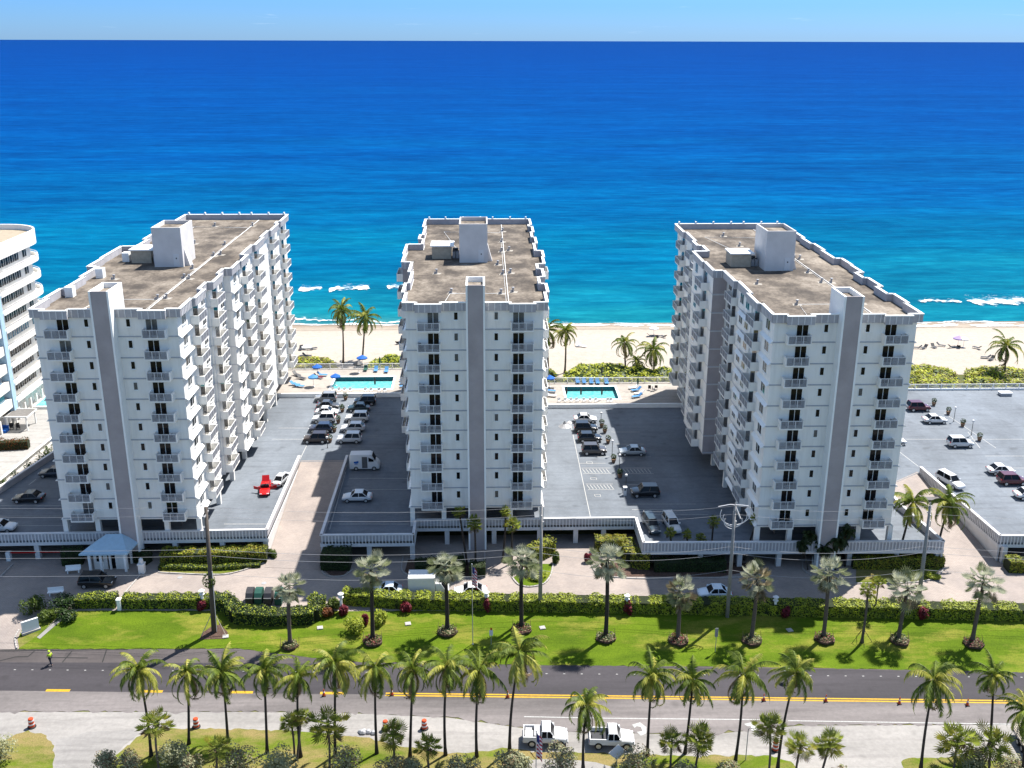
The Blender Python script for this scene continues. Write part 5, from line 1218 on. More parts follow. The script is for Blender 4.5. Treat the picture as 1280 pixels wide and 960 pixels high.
cover('green sea grape patch at the far right, beyond the sandy path', [(1206, 463), (1230, 461), (1262, 463), (1300, 464), (1330, 470), (1330, 495), (1206, 493), (1203, 480)], 1.6, ['dune', 'dune', 'dunedry'], 6)
cover('shrubs hidden behind the left tower by the beach', [(250, 452), (340, 452), (340, 466), (250, 470)], 1.4, ['dune', 'dunedry'], 7, dens=4)

# ------------------------------------------------------------------ furniture on pool decks and beach
def umbrella(label, loc, r, m, group=None, closed=False, h=2.4):
    t = thing('umbrella', label, 'umbrella', loc, 0, group); b = MB(); b.lathe((0, 0, 0), [(.25, 0), (.25, .06), (.035, .08), (.03, h+.1), (.01, h+.2)], 8); b.build('pole', 'rib', t)
    b = MB()
    if closed: b.lathe((0, 0, 0), [(.05, h-1.5), (.17, h-1.2), (.14, h-.5), (.03, h+.05)], 8)
    else:
        n = 8; vs = [(0, 0, h)]+[(r*math.cos(2*PI*k/n), r*math.sin(2*PI*k/n), h-.55) for k in range(n)]+[(r*math.cos(2*PI*k/n), r*math.sin(2*PI*k/n), h-.75) for k in range(n)]
        b.add(vs, [(0, 1+k, 1+(k+1) % n) for k in range(n)]+[(1+k, 9+k, 9+(k+1) % n, 1+(k+1) % n) for k in range(n)])
    b.build('canopy', m, t)
def lounger_proto(m, fm='white'):
    t = thing('lounger', 'x', 'sun lounger', (0, 0, 0))
    b = MB(); b.box((-.36, -.95, .30), (.36, .35, .36)); b.build('seat', m, t)
    b = MB(); b.add([(-.36, .35, .31), (.36, .35, .31), (.36, .95, .85), (-.36, .95, .85), (-.36, .38, .26), (.36, .38, .26), (.36, .98, .8), (-.36, .98, .8)], [(0, 1, 2, 3), (7, 6, 5, 4), (0, 4, 5, 1), (1, 5, 6, 2), (2, 6, 7, 3), (3, 7, 4, 0)]); b.build('backrest', m, t)
    for x in (-.34, .3):
        for y in (-.85, .3): b = MB(); b.box((x, y, 0), (x+.05, y+.05, .3)); b.build('leg', fm, t)
    return t
def chair_proto(m):
    t = thing('deck_chair', 'x', 'chair', (0, 0, 0))
    b = MB(); b.box((-.26, -.26, .4), (.26, .26, .45)); b.build('seat', m, t); b = MB(); b.box((-.26, .22, .45), (.26, .28, .92)); b.build('backrest', m, t)
    for x in (-.25, .21):
        for y in (-.25, .21): b = MB(); b.box((x, y, 0), (x+.04, y+.04, .4)); b.build('leg', 'white', t)
    return t
LB, LG, LM, LWt, LD = lounger_proto('bluel'), lounger_proto('green_c'), lounger_proto('redleaf'), lounger_proto('white'), lounger_proto('dark')
CW, CDk = chair_proto('white'), chair_proto('dark')
def put(proto, loc, rz, label, group, cat=None):
    o = copy_tree(proto); o.location = loc; o.rotation_euler = (0, 0, rz); o['label'] = label; o['group'] = group; return o
pl = lambda px, py: P(px, py, PZ)
for i, (x, y, rz, pr, lab) in enumerate([(457, 463, 0, LG, 'green sun lounger by the left pool fence, left of two blue ones'), (470, 464, 0, LB, 'blue sun lounger by the left pool fence, beside the green one'), (483, 465, 0, LB, 'blue sun lounger by the left pool fence, nearest the middle tower'),
        (398, 473, 1.2, LM, 'maroon sun lounger between two blue umbrellas at the left pool'), (403, 470, 1.4, LB, 'blue sun lounger behind the maroon one at the left pool'), (371, 470, .8, LD, 'dark sun lounger nearest the left tower wall'), (377, 474, 1.0, LD, 'dark sun lounger left of the maroon one'), (369, 482, 1.2, LB, 'blue sun lounger nearest the deck corner at the left pool'), (374, 484, 1.3, LB, 'blue sun lounger second from the deck corner at the left pool'),
        (506, 476, -1.2, LB, 'pale blue sun lounger against the middle tower, farthest of three'), (506, 480, -1.2, LB, 'pale blue sun lounger against the middle tower, middle of three'), (506, 484, -1.2, LB, 'pale blue sun lounger against the middle tower, nearest of three')]):
    put(pr, pl(x, y), rz, lab, 'sun loungers round the left pool')
for i, x in enumerate((722, 730, 739, 747, 758)):
    put(LB, pl(x, 478.5+i*.2), 0, 'blue sun lounger, %s from the left along the right pool fence' % ORD[i], 'sun loungers round the right pool')
for i, (x, y) in enumerate(((792, 486), (795, 489), (799, 493), (796, 497))):
    put([LWt, LB][i % 2], pl(x, y), -1.2, 'pale sun lounger right of the right pool, %s from the fence' % ORD[i], 'sun loungers round the right pool')
for i, (x, y) in enumerate(((686, 487), (688, 490), (687, 493), (689, 496))):
    put([LD, LB, LD, LWt][i], pl(x, y), 1.3, 'sun lounger beside the middle tower at the right pool, %s from the fence' % ORD[i], 'sun loungers round the right pool')
for i, x in enumerate((416, 424, 431, 438, 457, 464, 474, 481)): put(CW, pl(x, 490.5+(x-416)*.01), .2, 'white chair on the low wall side of the left pool, %s from the left' % ORD[i], 'white chairs along the low wall of the left pool')
for i, x in enumerate((699, 707, 714, 721, 730, 738, 745, 760, 764)): put(CW, pl(x, 503.5+(x-699)*.005), .2, 'white chair on the low wall side of the right pool, %s from the left' % ORD[i], 'white chairs along the low wall of the right pool')
for i, (x, y) in enumerate(((812, 488), (817, 489), (820, 487))): put(CDk, pl(x, y), i*1.5, 'dark chair in the group beside the right tower pool corner, %s from the left' % ORD[i], 'dark chairs by the right tower')
for lab, x, y, m, cl in [('open blue umbrella nearest the fence at the left pool', 397, 470, 'blue', 0), ('open blue umbrella over loungers left of the left pool', 392, 483, 'bluel', 0), ('open blue umbrella at the near left corner of the left pool', 420, 482, 'blue', 0), ('dark umbrella near the left pool fence', 448, 466, 'dark', 0),
                     ('folded dark umbrella standing in the middle of the left pool side', 469, 487, 'dark', 1), ('folded green umbrella behind the left pool fence', 475, 461, 'green_c', 1), ('open bright blue umbrella beside the middle tower at the right pool', 687, 484, 'blue', 0), ('folded dark umbrella on the fence line of the right pool', 752, 473, 'dark', 1), ('folded blue umbrella standing right of the right pool', 797, 487, 'green_c', 1),
                     ('folded dark umbrella at the near edge of the right pool, centre', 726, 500, 'dark', 1), ('folded dark umbrella at the near left corner of the right pool', 708, 499, 'dark', 1), ('folded dark umbrella at the near right corner of the right pool', 752, 500, 'dark', 1)]:
    umbrella(lab, pl(x, y), .95, m, 'pool umbrellas', bool(cl))
umbrella('blue umbrella on the sand side of the left pool fence', G(453, 458), 1.1, 'blue', None)
for proto in (): pass
bc = [(376, 437.5), (380, 437), (386, 437.5), (391, 437), (498, 430), (502, 431)]
for i, (x, y) in enumerate(bc): put(LD, G(x, y), i*.7, 'dark beach chair on the sand left of the middle tower, %s from the left' % ORD[i], 'beach chairs on the sand')
bc = [(1146, 436), (1155, 436), (1167, 435), (1176, 433), (1190, 435), (1198, 435), (1221, 436), (1232, 448), (1239, 450), (814, 421), (822, 422), (829, 422), (722, 433), (728, 434)]
for i, (x, y) in enumerate(sorted(bc)):
    side = 'between the middle and right towers' if x < 900 else 'right of the right tower'
    put(LD if x > 800 else LWt, G(x, y), i*.9, 'beach chair on the sand %s, %s from the left' % (side, ORD[i if x < 900 else i-5]), 'beach chairs on the sand')
umbrella('white beach umbrella on the sand by the left tower', G(384, 444), 1.1, 'white', None); put(LD, G(384, 446), 1.4, 'dark beach chair under the white umbrella near the left tower', 'beach chairs on the sand')
umbrella('white beach umbrella near the waterline left of the right tower', G(817, 420), 1.1, 'white', None)
umbrella('lilac beach umbrella at the right side of the beach', G(1197, 433), 1.2, mat('lilac_canvas', (.30, .22, .42), .8, 0), None)
umbrella('small white beach umbrella beside the lilac one', G(1204, 434), .9, 'white', None)
for o in (LB, LG, LM, LWt, LD, CW, CDk):
    for c in list(o.children): bpy.data.objects.remove(c)
    bpy.data.objects.remove(o)

# planters and lamps on the deck medians
def planter(label, px, py, h=.9, z=DK):
    t = thing('planter', label, 'planter', P(px, py, z), 0, 'clay planters on the deck'); rnd = random.Random(px)
    b = MB(); b.lathe((0, 0, 0), [(.24, 0), (.36, .5), (.4, .55), (.36, .56)], 10); b.build('pot', 'terra', t); b = MB()
    leafcloud(b, 130, lambda r: ((lambda v: (Vector((v.x*.42, v.y*.42, .6+h*.4+v.z*h*.45)), v))(Vector((r.gauss(0, 1), r.gauss(0, 1), r.gauss(0, 1))).normalized())), .12, rnd); b.build('foliage', 'hedge2', t)
for i, (x, y) in enumerate([(432, 500), (428, 515), (423, 529), (418, 540), (412.5, 553)]): planter('potted shrub between the two rows of cars, %s from the pool' % ORD[i], x, y)
for i, (x, y) in enumerate([(752, 534), (756, 541), (760, 554), (767, 578), (775, 597)]): planter('potted shrub on the middle right deck median, %s from the pool' % ORD[i], x, y)
for i, (x, y) in enumerate([(1185, 518), (1203, 533), (1224, 551), (1167, 507)]): planter('potted shrub on the right deck median, %s' % ['first in front of the maroon SUV', 'in the middle', 'beside the silver SUV', 'right behind the maroon SUV'][i], x, y)
def deck_lamp(label, px, py, h=2.3):
    t = thing('deck_lamp', label, 'lamp', P(px, py, DK), 0, 'short lamp posts on the deck'); b = MB(); b.lathe((0, 0, 0), [(.12, 0), (.05, .1), (.04, h)], 8); b.build('post', 'dark', t); b = MB(); b.lathe((0, 0, h), [(.1, 0), (.2, .08), (.18, .3), (.04, .38)], 8); b.build('lamp_head', 'white', t)
for i, (x, y) in enumerate([(751, 534), (765, 570), (774, 588), (782, 614)]): deck_lamp('short lamp post on the middle right deck median, %s from the pool' % ORD[i], x, y)
for i, (x, y) in enumerate([(1192, 527), (1214, 544)]): deck_lamp('short lamp post on the right deck median, %s the planters' % ['behind', 'between'][i], x, y)
deck_lamp('short lamp post at the near end of the left parking rows', 409.5, 560, 1.6)
t = thing('pay_box', 'small white box on a post left of the shaded black SUV', 'box', P(781, 619, DK)); b = MB(); b.box((-.2, -.2, 0), (.2, .2, 1.2)); b.box((-.28, -.28, 1.2), (.28, .28, 1.3)); b.build('cabinet', 'white', t); b = MB(); b.box((-.12, -.21, .8), (.12, -.2, 1.05)); b.build('panel', 'dark', t)
t = thing('rooftop_unit', 'low white ventilation unit near the fence on the right deck', 'ventilation unit', P(1256, 494, DK)); b = MB(); b.box((-1.0, -.6, 0), (1.0, .6, .5)); b.build('cabinet', 'metal', t); b = MB(); b.box((-1.1, -.7, .5), (1.1, .7, .62)); b.build('cap', 'white', t)
t = thing('tarp', 'crumpled grey tarp and cone of netting beside the white sedan', 'tarp', P(706, 533, DK)); b = MB(); b.lathe((0, 0, 0), [(1.1, 0), (.9, .12), (.35, .5), (.08, 1.0)], 9); b.build('cloth', 'metal', t); b = MB(); b.lathe((.9, 1.6, 0), [(.5, 0), (.3, .2), (.05, .35)], 7); b.build('bundle', 'greywall', t)

# ------------------------------------------------------------------ neighbouring curved building at the far left
nb = thing('curved_apartment_building', 'white apartment building with rounded balconies and pale blue stripes at the left edge', 'building', (-79.2, 160, 3))
NX, NT = -79.2, 32.0
def nbb(m, name, mats): o = m.build(name, mats, nb); o.location = Vector((79.2, -160, -3)); return o
b = MB(); b.box((-112, 120, 3), (NX-1.3, 182.5, NT-.02)); b.prism([(NX-1.3, 182.5), (-112, 182.5), (-112, 187), (-88, 187), (-84, 186), (-81.5, 184.5)][::-1], 3, NT-.02); nbb(b, 'wall', 'wall')
def curve_pts(off): 
    c = [(NX+off, 120), (NX+off, 181)]
    for k in range(1, 9): a = PI/2*k/8; c.append((NX-7+(7+off)*math.cos(a), 181+(7+off)*math.sin(a)))
    c.append((-112, 188+off)); return c
def slabring(b, z0, z1, o0, o1, y0=None, mi=0):
    A, B_ = curve_pts(o0), curve_pts(o1)
    if y0 is not None: A[0] = (A[0][0], y0); B_[0] = (B_[0][0], y0)
    for i in range(len(A)-1):
        b.prism([A[i], B_[i], B_[i+1], A[i+1]], z0, z1, mi)
b = MB(); slabring(b, NT-1.5, NT+1.0, -.3, 0); nbb(b, 'parapet', 'wall')
b = MB(); b.prism([(p[0], p[1]) for p in curve_pts(-.3)]+[(-112, 120)], NT-.1, NT+.05); nbb(b, 'roof', mat('sandy_roof', (.30, .25, .185), .95, .1, 1))
FHn = 3.02
for f in range(9):
    z = NT-1.5-FHn*(f+1)
    if z < 4.5: break
    b = MB(); slabring(b, z, z+.25, -1.9, 0, 166.5); slabring(b, z+.25, z+.85, -.12, 0, 166.5); nbb(b, 'balcony', 'wall')
    b = MB(); slabring(b, z+1.1, z+1.18, -.1, -.02, 168); slabring(b, z+.75, z+.80, .0, .03, 170, 0); nbb(b, 'railing', 'rib')
    b = MB(); b.box((NX-1.3, 120, z-.15), (NX-.1, 164.6, z+1.35)); nbb(b, 'spandrel', 'wall')
    for y in (169.2, 170.9, 172.6, 174.3, 176.0, 179.2):
        w_ = MB(); w_.box((NX-1.3, y, z+1.2), (NX-1.22, y+1.35, z+2.8), 0); w_.box((NX-1.22, y+.62, z+1.2), (NX-1.19, y+.70, z+2.75), 1); nbb(w_, 'window', ['glass' if f != 4 else 'glassg', 'trim'])
    for y in (158.8, 152.2, 145, 138, 131):
        w_ = MB(); w_.box((NX-1.3, y, z+1.36), (NX-.6, y+4.4, z+2.86), 0); w_.box((NX-.6, y+1.4, z+1.36), (NX-.57, y+1.5, z+2.86), 1); nbb(w_, 'window', ['glassg', 'trim'])
for y in (164.7, 150.5, 137):
    b = MB(); b.box((NX-1.3, y, 5), (NX+.05, y+1.3, NT-1.5)); nbb(b, 'pilaster', 'pblue')
for i in range(12): y = 160+i*2.4; b = MB(); b.box((NX-.8, y, 3), (NX-.4, y+.4, 5.2)); nbb(b, 'arcade_pillar', 'wall')
b = MB(); b.box((NX-6, 140, NT+.05), (NX-3, 164, NT+2.2)); b.box((NX-2.6, 150, NT+.05), (NX-1.4, 170, NT+1.2)); nbb(b, 'rooftop_unit', 'metal')
cy = MB(); cy.add([(-112, 118, 3), (-68.6, 118, 3), (-66, 150, 3), (-62, 174, 3), (-62, 215, 3.1), (-112, 215, 3.1)], [(0, 1, 2, 3, 4, 5)]); struct(cy.build('courtyard', 'whitepave'))
cy = MB(); q = [P(-30, 612, 3), P(-30, 578, 3), P(16, 578, 3), P(36, 566, 3), P(5, 612, 3)]; cy.add([(p.x, p.y, 3.01) for p in q], [(4, 3, 2, 1, 0)]); struct(cy.build('path', 'paver'))
# its pergola, planting and pool
p = P(14, 534, 3); t = thing('pergola', 'white pergola with grey slatted roof in the courtyard at the left edge', 'pergola', p)
for x in (-3.2, 0.2, 3.4):
    for y in (-1.6, 1.8): b = MB(); b.box((x-.09, y-.09, 0), (x+.09, y+.09, 2.4)); b.build('post', 'trim', t)
b = MB()
for x0, x1 in ((-5.2, -.15), (.15, 3.6)):
    for i in range(14): y = -1.8+i*.28; b.box((x0, y, 2.45), (x1, y+.2, 2.52))
b.build('slats', 'grille', t); b = MB()
for y in (-1.85, 2.1): b.box((-5.3, y-.06, 2.35), (3.7, y+.06, 2.6))
for x in (-5.25, 0, 3.65): b.box((x-.07, -1.9, 2.3), (x+.07, 2.15, 2.44))
b.build('beam', 'trim', t)
hedge('rust orange hedge in front of the white pergola', [tuple(P(x, y, 3).xy) for x, y in ((-20, 563), (36, 560))], 1.4, 1.5+1.4, ['orangeleaf', 'orangeleaf', 'hedge2'], 31, dens=50)
bw = MB(); a_, c_ = P(-6, 640, 3), P(55, 570, 3)
t = thing('garden_wall', 'low white wall between the courtyard and the far left deck', 'wall', (-70, 140, 3))
u_ = Vector((c_.x-a_.x, c_.y-a_.y)); b = MB(); b.obox(((-70.2-.6)-(-70), 0), (1.2, 25), 22, .12, 0, 1.0); b.build('wall_panel', 'wall', t); b = MB(); b.obox((-.6, 0), (1.2, 25), 22, .18, 1.0, 1.08); b.build('coping', 'trim', t)
for i in range(9):
    f = i/8; q = Vector((-69.0+2.9*f, 133+26*f, gz(140)))
    bush('garden_shrub', 'leafy shrub between the courtyard wall and the far left deck, %s from the front' % ORD[i], 'shrub', 'shrubs along the courtyard wall', q, 1.0, 1.8, 3.6, 420, .17, ['plant', 'hedge2'], 600+i)
p = P(58, 504, 3); t = thing('swimming_pool', 'small corner of a pale turquoise pool left of the left tower', 'pool', (p.x+3, p.y, 3.02)); b = MB(); b.box((-4.3, -3.2, 0), (5, -2.9, .5)); b.box((-4.3, -2.9, 0), (-4.0, 3, .5)); b.box((-4.3, 3, 0), (5, 3.3, .5)); b.box((5, -3.2, 0), (5.3, 3.3, .5)); b.build('coping', 'trim', t); b = MB(); b.box((-4, -2.9, 0), (5, 3, .35)); b.build('water', 'pool', t)
t = thing('courtyard_lounger', 'navy covered daybed under the left end of the pergola', 'daybed', P(2, 540, 3)); b = MB(); b.box((-1.0, -.7, 0), (1.0, .7, .5)); b.build('base', 'blue', t); b = MB(); b.box((-1.0, .5, .5), (1.0, .7, 1.0)); b.build('backrest', 'blue', t)
for i, x in enumerate((15, 23)):
    t = thing('courtyard_chair', 'dark chair under the pergola, %s of two' % ['left', 'right'][i], 'chair', P(x, 537, 3), .5); b = MB(); b.box((-.3, -.3, .38), (.3, .3, .46)); b.build('seat', 'dark', t); b = MB(); b.box((-.3, .25, .46), (.3, .32, 1.1)); b.build('backrest', 'dark', t)
    for q in ((-.28, -.28), (.22, -.28), (-.28, .22), (.22, .22)): b = MB(); b.box((q[0], q[1], 0), (q[0]+.05, q[1]+.05, .38)); b.build('leg', 'dark', t)

# ------------------------------------------------------------------ street things
def pole(name, label, bpx, tpx, r0, r1, m):
    base = G(*bpx); top = PY(tpx[0], tpx[1], base.y); t = thing(name, label, 'utility pole', base)
    b = MB(); b.tube([(0, 0, -.2), tuple((top-base)*.5), tuple(top-base)], [r0, (r0+r1)/2, r1], 10); b.build('pole_shaft', m, t, True); return t, base, top
pA, bA, tA = pole('utility_pole', 'thick wooden utility pole on the lawn by the crimson shrub', (268, 790), (257, 634), .33, .20, 'wood')
b = MB(); v = tA-bA
b.box((v.x-.5, v.y-.12, v.z-2.2), (v.x-.2, v.y+.2, v.z-1.1)); b.box((v.x-.45, v.y-.15, v.z-3.6), (v.x-.2, v.y+.15, v.z-2.5)); b.box((v.x-.05, v.y-.9, v.z-.9), (v.x+.05, v.y+.9, v.z-.75)); b.build('transformer', 'metal', pA)
b = MB(); b.tube([(.28, -.1, .1), tuple(v*.5+Vector((.24, -.1, 0)))], .05, 5); b.build('conduit', 'white', pA)
rnd = random.Random(5); b = MB(); leafcloud(b, 260, lambda r: ((lambda q: (Vector((v.x*.62-.3+q.x*.7, v.y*.62+q.y*.5, v.z*.42+q.z*.9)), q))(Vector((r.gauss(0, 1), r.gauss(0, 1), r.gauss(0, 1))).normalized())), .13, rnd); b.build('creeper', 'plant', pA)
pB, bB, tB = pole('utility_pole', 'slim pale concrete utility pole in the hedge right of the fourth silver palm', (675, 763), (677, 633), .26, .14, 'conc')
pC, bC, tC = pole('utility_pole', 'pale concrete utility pole with white cable loops at its head', (909, 771), (919, 632), .24, .15, 'conc')
pD, bD, tD = pole('utility_pole', 'grey utility pole rising behind the ninth silver palm', (1146, 768), (1163, 632), .27, .17, 'conc')
for (pp, bb, tt) in ((pB, bB, tB), (pC, bC, tC), (pD, bD, tD)):
    v = tt-bb; b = MB(); b.box((v.x-.05, v.y-.5, v.z-1.1), (v.x+.05, v.y+.5, v.z-.95)); b.box((v.x+.1, v.y-.1, v.z-2.6), (v.x+.3, v.y+.1, v.z-1.9)); b.tube([(v.x, v.y, v.z), (v.x, v.y, v.z+.35)], .05, 6); b.build('bracket', 'metal', pp)
v = tC-bC; b = MB()
for (r_, s_, dz) in ((1.9, -1, 0), (1.5, -1, -.2), (1.7, 1, -.1), (2.2, 1, 0), (1.1, 1, -.3), (1.3, -1, -.5)):
    b.tube([(v.x+s_*r_*math.sin(a)*.85, v.y, v.z-2.4+dz+(r_*.9)*(1-math.cos(a))*.8) for a in [PI*k/10*.62 for k in range(11)]], .045, 5)
b.tube([(v.x-1.9, v.y, v.z-.1), (v.x-.6, v.y, v.z+.15), (v.x+.8, v.y, v.z+.05), (v.x+1.5, v.y, v.z-.05)], .05, 5); b.tube([(v.x, v.y, v.z), (v.x+.7, v.y, v.z-1.6)], .09, 5)
b.build('cable_loop', 'rib', pC)
def wire(a, c, sag, r=.028):
    a, c = Vector(a), Vector(c); pts = [a.lerp(c, k/16)+Vector((0, 0, -sag*4*(k/16)*(1-k/16))) for k in range(17)]
    b = MB(); b.tube([p-a for p in pts], r, 4); return b, a
far0 = tA+Vector((-75, 4, .4)); far1 = tD+Vector((70, -6, .3))
tops = [far0, tA, tB, tC, tD, far1]
names = ['left of the wooden pole', 'between the wooden pole and the slim concrete pole', 'between the slim concrete pole and the looped pole', 'between the looped pole and the rightmost pole', 'right of the rightmost pole']
for lv, (dz, ty) in enumerate([(-.1, 'topmost'), (-1.1, 'second'), (-5.2, 'third'), (-6.0, 'fourth'), (-8.2, 'lowest')]):
    for i in range(5):
        bz, a = wire(tops[i]+Vector((0, .15, dz)), tops[i+1]+Vector((0, .15, dz)), .7+.1*lv, .012 if lv < 2 else .018)
        o = bz.build('power_line', 'metal'); o.location = a; tag(o, '%s overhead line %s' % (ty, names[i]), 'cable', 'overhead lines')
def gthing(name, label, cat, px, py, rz=0, group=None, dz=0): return thing(name, label, cat, G(px, py, .02+dz), rz, group)
# barrels
for i, (x, y) in enumerate([(40, 909), (245.5, 909), (482, 912), (530.5, 911), (969, 938)]):
    t = gthing('traffic_barrel', 'orange and white traffic barrel on the shoulder, %s from the left' % ORD[i], 'barrel', x, y, 0, 'traffic barrels on the shoulder')
    b = MB(); b.lathe((0, 0, 0), [(.42, 0), (.42, .08), (.3, .1)], 12); b.build('base', 'black', t); b = MB(); b.lathe((0, 0, .1), [(.29, 0), (.27, .5), (.25, .9), (.2, .95)], 12); b.build('drum', 'orange', t)
    for z in (.32, .72): b = MB(); b.lathe((0, 0, z), [(.293-.02*z, 0), (.288-.02*z, .14)], 12); b.build('reflective_band', 'white', t)
for i, (x, y) in enumerate([(405, 870), (490, 869), (634.5, 872), (954.5, 876), (1032, 877), (1124, 880), (1209, 882)]):
    t = gthing('traffic_cone', 'orange traffic cone on the yellow centre line, %s from the left' % ORD[i], 'cone', x, y, 0, 'traffic cones along the centre line')
    b = MB(); b.box((-.2, -.2, 0), (.2, .2, .05)); b.build('base', 'black', t); b = MB(); b.lathe((0, 0, .05), [(.16, 0), (.11, .3), (.04, .75), (.02, .78)], 10); b.build('cone_body', 'orange', t); b = MB(); b.lathe((0, 0, .4), [(.108, 0), (.085, .16)], 10); b.build('reflective_band', 'white', t)
# waste bins behind the dark hedge
for i, x in enumerate((312, 323, 335, 348)):
    t = gthing('waste_bin', 'dark curved waste bin behind the curling hedge, %s of four from the left' % ORD[i], 'waste bin', x, 757, 0, 'waste bins behind the hedge')
    t.location.y += .8; b = MB(); pr = [(-.9, .1), (-.95, 1.0), (-.6, 1.5), (0, 1.75), (.6, 1.7), (.9, 1.3), (.9, .1)]
    n = len(pr); vs = [(-.42, y, z) for y, z in pr]+[(.42, y, z) for y, z in pr]; b.add(vs, [tuple(range(n)), tuple(range(2*n-1, n-1, -1))]+[(k, n+k, n+(k+1) % n, (k+1) % n) for k in range(n)]); b.build('bin_body', mat('dark_green_bin', (.03, .045, .045), .3, .1, 2) if i == 0 else M['_bin'], t) if False else b.build('bin_body', 'dark' if i % 2 == 0 else 'green_c', t)
    b = MB(); b.box((-.43, -.98, .95), (.43, -.93, 1.05)); b.build('handle', 'metal', t)
# lamp posts in the hedge
for lab, x, y in [('white lamp post at the gap between the two hedges', 427, 764), ('white lamp post above the crimson plant right of the flagpole', 608, 762), ('white lamp post above the crimson plant right of the fifth silver palm', 783, 766), ('white lamp post in the hedge left of the wooden pole', 254, 760), ('white lamp post in the shaded hedge before the right tower', 968, 768)]:
    t = gthing('lamp_post', lab, 'lamp', x, y, 0, 'white lamp posts in the hedges'); b = MB(); b.box((-.12, -.12, 0), (.12, .12, 1.8)); b.build('post', 'trim', t); b = MB(); b.lathe((0, 0, 1.8), [(.3, 0), (.34, .06), (.2, .1), (.22, .45), (.38, .5), (.08, .7)], 8); b.build('lantern', 'white', t)
t = gthing('gate_pillar', 'white pillar with a lantern at the tip of the diagonal kerb before the left tower', 'pillar', 178, 716); b = MB(); b.box((-.35, -.35, 0), (.35, .35, 1.2)); b.box((-.42, -.42, 1.2), (.42, .42, 1.32)); b.build('pillar_body', 'wall', t); b = MB(); b.lathe((0, 0, 1.32), [(.18, 0), (.3, .2), (.25, .6), (.06, .75)], 8); b.build('lantern', 'white', t)
t = gthing('marker_post', 'white post at the gap in the clipped hedge left of the wooden pole', 'post', 150, 762); b = MB(); b.box((-.2, -.25, 0), (.2, .25, 1.3)); b.build('post', 'wall', t); b = MB(); b.box((-.26, -.31, 1.3), (.26, .31, 1.42)); b.build('cap', 'trim', t)
# flagpoles
def flag(label, base, h, fl, hang):
    t = thing('flagpole', label, 'flagpole', base); b = MB(); b.lathe((0, 0, 0), [(.12, 0), (.05, .1), (.035, h), (.08, h+.03), (.05, h+.14)], 8); b.build('pole_shaft', 'alum', t)
    b = MB(); n = 13
    for i in range(n):   # limp striped flag, folds seen as diagonal stripes
        for j in range(4):
            z0 = h-.1-fl*i/n; x0 = .04+.13*j; wv = lambda k, zz: .10*math.sin(k*1.9+zz*2.2)
            b.add([(x0, wv(j, z0), z0-.16*j), (x0+.13, wv(j+1, z0), z0-.16*(j+1)), (x0+.13, wv(j+1, z0-fl/n), z0-.16*(j+1)-fl/n), (x0, wv(j, z0-fl/n), z0-.16*j-fl/n)], [(0, 1, 2, 3)], 2 if (i < 5 and j < 2) else i % 2)
    b.build('flag', [FR, 'white', FB], t)
FR = mat('flag_red', (.34, .02, .04), .8, 0); FB = mat('flag_blue', (.02, .03, .14), .8, 0)
base = G(591, 805); tp = PY(591, 706, base.y); flag('tall flagpole with a limp striped flag on the lawn', base, tp.z-base.z, 2.3, 1)
base = G(670, 962); tp = PY(670, 915, base.y); flag('flagpole with a limp striped flag in front of the left pickup', base, tp.z-base.z, 2.6, 1)
# white boards, signs
t = gthing('monument_sign', 'white slanted monument sign in the planting at the left end of the lawn', 'sign', 39, 790, R(38)); b = MB(); b.box((-.9, -.12, .25), (.9, .12, 1.55)); b.build('sign_panel', 'white', t); b = MB(); b.box((-1.0, -.3, 0), (1.0, .3, .25)); b.build('plinth', 'curb', t)
t = gthing('notice_board', 'white square board standing in front of the right pickup', 'sign', 771, 957, R(10)); b = MB(); v_ = .62; b.prism([(-v_, -.02), (v_, -.02), (v_, .02), (-v_, .02)], .7, 1.9); b.v = [((x*math.cos(.75)-(z-1.3)*math.sin(.75)), y, 1.5+(x*math.sin(.75)+(z-1.3)*math.cos(.75))) for x, y, z in b.v]; b.build('board', 'white', t); b = MB(); b.box((-.04, .03, 0), (.04, .08, 1.6)); b.build('post', 'metal', t)
t = gthing('street_sign', 'back of a narrow grey sign on a post right of the concrete pole', 'sign', 894, 815); b = MB(); b.box((-.03, -.03, 0), (.03, .03, 2.6)); b.build('post', 'metal', t); b = MB(); b.prism([(-.18, .03), (.18, .03), (.18, .06), (-.18, .06)], 1.9, 3.0); b.build('sign_panel', 'metal', t)
t = gthing('street_sign', 'small red and white sign on a post right of the lawn flagpole', 'sign', 614, 806); b = MB(); b.box((-.03, -.03, 0), (.03, .03, 1.9)); b.build('post', 'metal', t); b = MB(); b.box((-.2, -.05, 1.2), (.2, -.03, 1.9)); b.build('sign_panel', 'white', t); b = MB(); b.box((-.1, -.06, 1.9), (.1, -.04, 2.2)); b.build('sign_cap', 'orange', t)
t = gthing('street_lamp', 'slim street lamp standing in the near verge right of the centre', 'lamp', 932, 950); b = MB(); b.tube([(0, 0, 0), (0, 0, 3.4), (.1, 0, 3.6), (.4, 0, 3.65)], .045, 6); b.build('post', 'metal', t); b = MB(); b.box((.25, -.12, 3.62), (.7, .12, 3.72)); b.build('lamp_head', 'white', t)
# utility covers on the lawn
for lab, x, y in [('pale square utility cover on the lawn left of the second silver palm', 400, 785), ('pale square utility cover on the lawn left of the third silver palm', 510, 780), ('pale flat slab on the lawn right of the fourth silver palm', 678, 785), ('pale utility cover near the foot of the wooden pole', 282, 796), ('pale utility cover in the right tower shadow on the lawn', 987, 788)]:
    t = gthing('utility_cover', lab, 'cover', x, y, .2); b = MB(); b.box((-.33, -.33, 0), (.33, .33, .07)); b.build('frame', 'curb', t); b = MB(); b.box((-.25, -.25, .07), (.25, .25, .09)); b.build('lid', 'linew', t)
